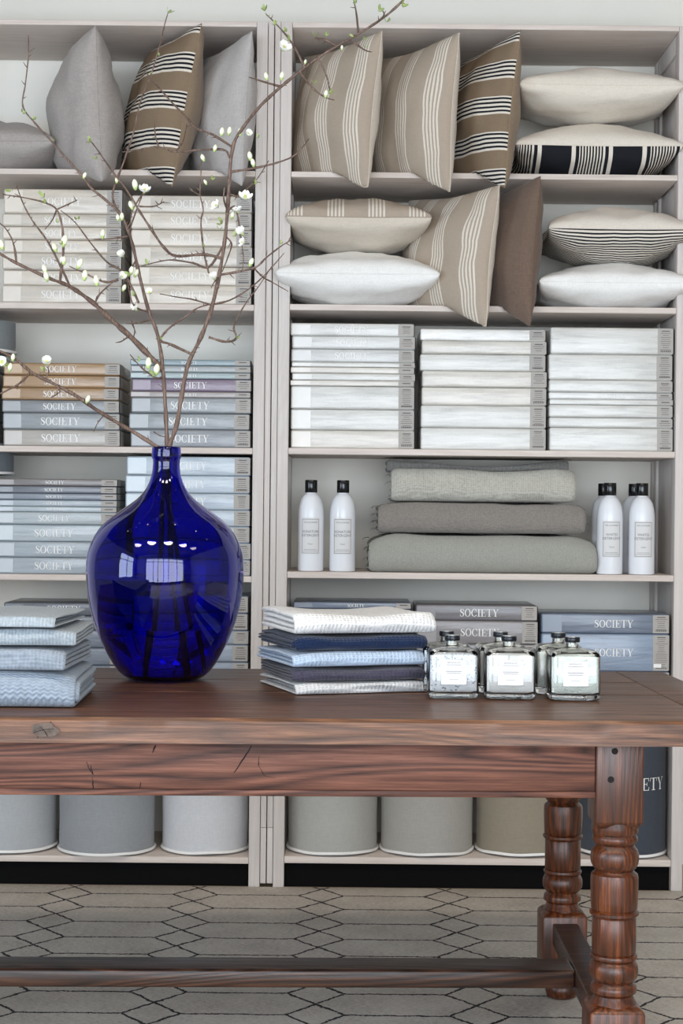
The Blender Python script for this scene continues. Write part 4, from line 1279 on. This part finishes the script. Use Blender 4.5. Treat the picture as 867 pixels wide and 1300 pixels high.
branch('tall blossom branch in vase reaching to the upper right',
    [(232,852),(218,720),(214,620),(214,573),(224,540),(231,500),(239,462),(255,428),(268,393),(278,350),(286,300),(290,250),(292,215),(297,182),(310,160),(330,135),(350,116),(375,95),(400,76),(430,57),(460,40),(490,20),(512,0),(522,-12)], (3.836, 3.66), (0.0056, 0.0022),
    [([(387,86),(376,64),(365,47),(350,30),(337,17)], -0.08, 2.0), ([(356,110),(332,103),(316,98)], -0.05, 1.7), ([(381,92),(397,112),(412,123),(424,127)], -0.06, 1.7), ([(404,74),(415,98),(419,118)], 0.05, 1.4),
     ([(427,58),(412,50),(399,48)], 0.05, 1.7), ([(455,43),(452,15),(447,-8)], 0.06, 1.8), ([(444,50),(462,63),(472,66)], 0.05, 1.5), ([(470,34),(487,20),(483,10)], -0.03, 1.3),
     ([(294,186),(270,171),(250,163),(235,147),(220,132),(205,115),(194,103),(184,90)], -0.16, 1.8), ([(291,200),(283,190),(245,191),(222,193),(200,186),(176,190),(155,193)], 0.12, 1.6),
     ([(222,193),(232,180),(237,158)], 0.05, 1.3), ([(201,186),(197,170),(196,153)], 0.05, 1.2), ([(294,218),(325,213),(350,207),(371,199),(384,187),(392,176)], -0.10, 1.7), ([(300,250),(324,230),(341,204)], 0.08, 1.4),
     ([(281,328),(259,323),(224,325),(208,314),(190,288),(177,268),(162,243),(146,222),(136,208),(125,192),(116,180)], -0.2, 2.1), ([(282,314),(265,339),(245,334),(218,330),(198,333),(179,338)], 0.12, 1.8),
     ([(278,349),(302,345),(325,339),(338,327),(356,313),(371,304)], -0.12, 1.8), ([(322,340),(334,352),(345,358),(366,370)], 0.08, 1.4), ([(268,387),(292,381),(317,366),(338,347),(361,321)], 0.13, 1.5), ([(268,387),(244,380),(224,377),(203,373)], -0.1, 1.3),
     ([(244,450),(216,437),(204,432),(213,418),(234,403),(251,391),(268,386)], -0.06, 2.2), ([(265,428),(287,434),(300,429),(297,413),(312,385),(328,364),(345,338)], 0.14, 1.8), ([(265,347),(259,321),(255,283),(258,266),(254,247),(255,222),(255,196)], -0.08, 1.5), ([(254,248),(241,241)], 0.02, 1.2),
     ([(287,270),(297,262),(302,275),(305,300),(309,325),(308,341)], -0.10, 1.6), ([(286,300),(294,310),(288,330),(282,345)], 0.06, 1.3), ([(288,266),(284,252),(285,238)], -0.06, 1.4), ([(278,352),(272,358),(268,366)], -0.04, 1.2), ([(290,246),(303,250),(312,252)], -0.06, 1.5)],
    [(359,63,1.15), (314,171,0.85), (311,252,1.1), (308,297,1.15), (302,269,0.8), (272,354,0.95), (276,262,0.9), (310,308,0.8)],
    [(339,96,0.8), (357,96,0.9), (413,118,0.8), (272,187,0.8), (281,167,0.9), (290,166,0.9), (305,167,0.8), (318,198,0.95), (322,206,0.85), (387,76,0.5), (317,332,0.9), (259,199,0.8), (434,58,0.5), (262,229,0.6), (294,272,0.9)],
    [(336,14,1.0), (340,22,0.7), (350,32,0.8), (364,40,0.8), (367,52,1.0), (398,106,0.9), (420,118,0.9), (400,47,1.0), (414,45,0.7), (465,60,0.9), (449,47,0.7), (482,14,1.0), (491,28,1.0), (511,8,1.0), (452,4,0.8), (463,50,0.6), (328,175,0.6), (325,233,0.7), (282,284,1.1), (279,292,0.9), (299,300,0.8), (269,228,0.7), (260,313,0.6), (357,310,0.6), (204,430,0.6), (301,430,0.6)])
branch('blossom branch in vase spreading to the upper left',
    [(190,850),(203,720),(207,620),(212,573),(211,540),(209,500),(206,462),(200,425),(188,392),(177,350),(170,318),(164,296),(153,272),(133,253),(116,239),(104,223),(86,203),(66,180),(45,157),(29,135),(32,108),(36,72),(36,45)], (3.842, 3.70), (0.0054, 0.0011),
    [([(207,470),(186,448),(163,425),(140,405),(120,386),(100,371),(83,361),(62,353),(21,334),(0,322),(-24,308)], -0.22, 4.0), ([(120,386),(126,374),(140,361),(150,354)], -0.05, 1.8), ([(89,364),(77,338),(62,309),(50,292),(41,280),(31,262),(25,247),(20,232)], 0.12, 1.8), ([(76,358),(80,324),(80,305),(79,288),(72,266),(56,257),(31,251),(4,247)], -0.10, 1.9),
     ([(72,266),(85,260),(98,254)], 0.04, 1.3), ([(176,384),(165,360),(156,345),(135,332),(114,307),(95,282),(77,267)], 0.14, 1.9), ([(150,355),(133,358),(108,347),(88,338)], -0.05, 1.7), ([(21,334),(17,309),(7,290),(-8,278)], 0.06, 1.5), ([(72,266),(66,280),(57,291)], 0.05, 1.2),
     ([(150,268),(143,246),(158,203),(170,166),(178,130),(193,91),(203,56),(209,31),(214,14)], 0.10, 1.5), ([(163,297),(172,270),(180,250)], -0.06, 1.3), ([(162,300),(140,303),(118,304)], 0.07, 1.5), ([(173,330),(163,345),(155,352)], -0.05, 1.4), ([(188,396),(170,388),(163,365),(160,350)], -0.08, 1.4), ([(177,262),(195,262),(208,256)], -0.05, 1.3),
     ([(206,478),(198,480),(180,467),(165,450)], -0.05, 1.7), ([(193,405),(175,410),(160,411)], 0.05, 1.5), ([(165,425),(155,433),(147,435)], -0.03, 1.2), ([(168,411),(171,420),(169,430)], 0.03, 1.2), ([(195,548),(203,553),(212,555)], 0.02, 0.9), ([(183,245),(177,252),(168,268),(165,285)], -0.05, 1.2)],
    [(183,244,1.0), (156,325,0.95), (154,353,1.0), (190,372,0.85), (173,393,0.95)],
    [(172,235,1.1), (168,260,0.9), (155,274,0.8), (150,275,0.7), (80,307,1.2), (71,314,1.0), (81,330,1.0), (99,335,1.1), (107,350,1.1), (123,357,1.1), (60,351,1.0), (58,341,0.9), (3,311,1.0), (130,297,1.0), (166,343,0.9), (171,346,0.9), (188,462,1.2), (198,470,1.2), (148,227,0.7), (106,221,0.7), (156,364,0.8)],
    [(56,250,1.1), (58,258,1.0), (15,242,1.1), (98,277,1.0), (115,181,1.0), (123,202,0.8), (70,178,0.8), (29,143,0.8), (45,152,0.7), (73,283,0.6), (80,310,0.8), (213,16,0.9), (202,71,0.5), (190,93,0.5), (195,475,1.0), (178,457,0.7), (165,350,1.0), (187,336,0.9), (170,376,0.8)])
branch('low blossom branch in vase reaching out to the left',
    [(252,846),(228,720),(211,620),(208,577),(197,566),(172,550),(148,536),(122,520),(99,504),(70,488),(42,474),(21,457),(0,446),(-18,440)], (3.819, 3.66), (0.0052, 0.0030),
    [([(37,474),(28,484),(18,491),(0,500),(-12,507)], -0.05, 1.8), ([(132,527),(124,537),(119,548)], -0.04, 1.0), ([(58,480),(62,472),(60,466)], -0.02, 1.2), ([(70,487),(76,497),(67,503)], -0.02, 1.0), ([(18,456),(12,462),(5,463)], -0.03, 1.3)],
    [(59,462,1.15), (3,460,1.2)],
    [(110,506,0.9), (16,453,0.8), (12,466,0.9)],
    [(57,471,0.9), (11,464,1.0)])

# ------------------------------------------------------------------ ceiling downlights
mt = plain('white metal ring', srgb(225, 225, 222), 0.4)
em = NT('lamp lens'); em.b.inputs['Emission Color'].default_value = SPOT_COLOR + (1,); em.b.inputs['Emission Strength'].default_value = 25
i = 0
for yy in (-1.5, -3.4):
    for xx in (-2.2, -1.1, 0.0, 1.1, 2.2):
        i += 1
        t = thing('ceiling_downlight', 'recessed ceiling downlight, %s from left in the row %s' % (['first', 'second', 'third', 'fourth', 'fifth'][(i-1) % 5], 'nearer the shelves' if yy > -2 else 'farther from the shelves'), 'light', (xx, yy, 3.3), 0, 'ceiling downlights')
        b = MB(); b.lathe([(0.036, -0.012), (0.055, -0.014), (0.06, -0.0005), (0.036, -0.0005)], 24, cap0=False, cap1=False); b.build('ring', mt, t, 40)
        b = MB(); b.lathe([(0.034, -0.008), (0.034, -0.004)], 20); b.build('lens', em.m, t)
        d = bpy.data.lights.new('downlight', 'SPOT'); d.energy = SPOT_POWER if yy > -2 else 105; d.color = SPOT_COLOR if yy > -2 else (1.0, 0.88, 0.74); d.spot_size = R(80 if yy > -2 else 120); d.spot_blend = 0.9; d.shadow_soft_size = 0.05 if yy > -2 else 0.3
        o = bpy.data.objects.new('lamp', d); link(o, t); o.location = (0, 0, -0.03)
        o.rotation_euler = (R(52 if yy > -2 else 15), 0, 0)
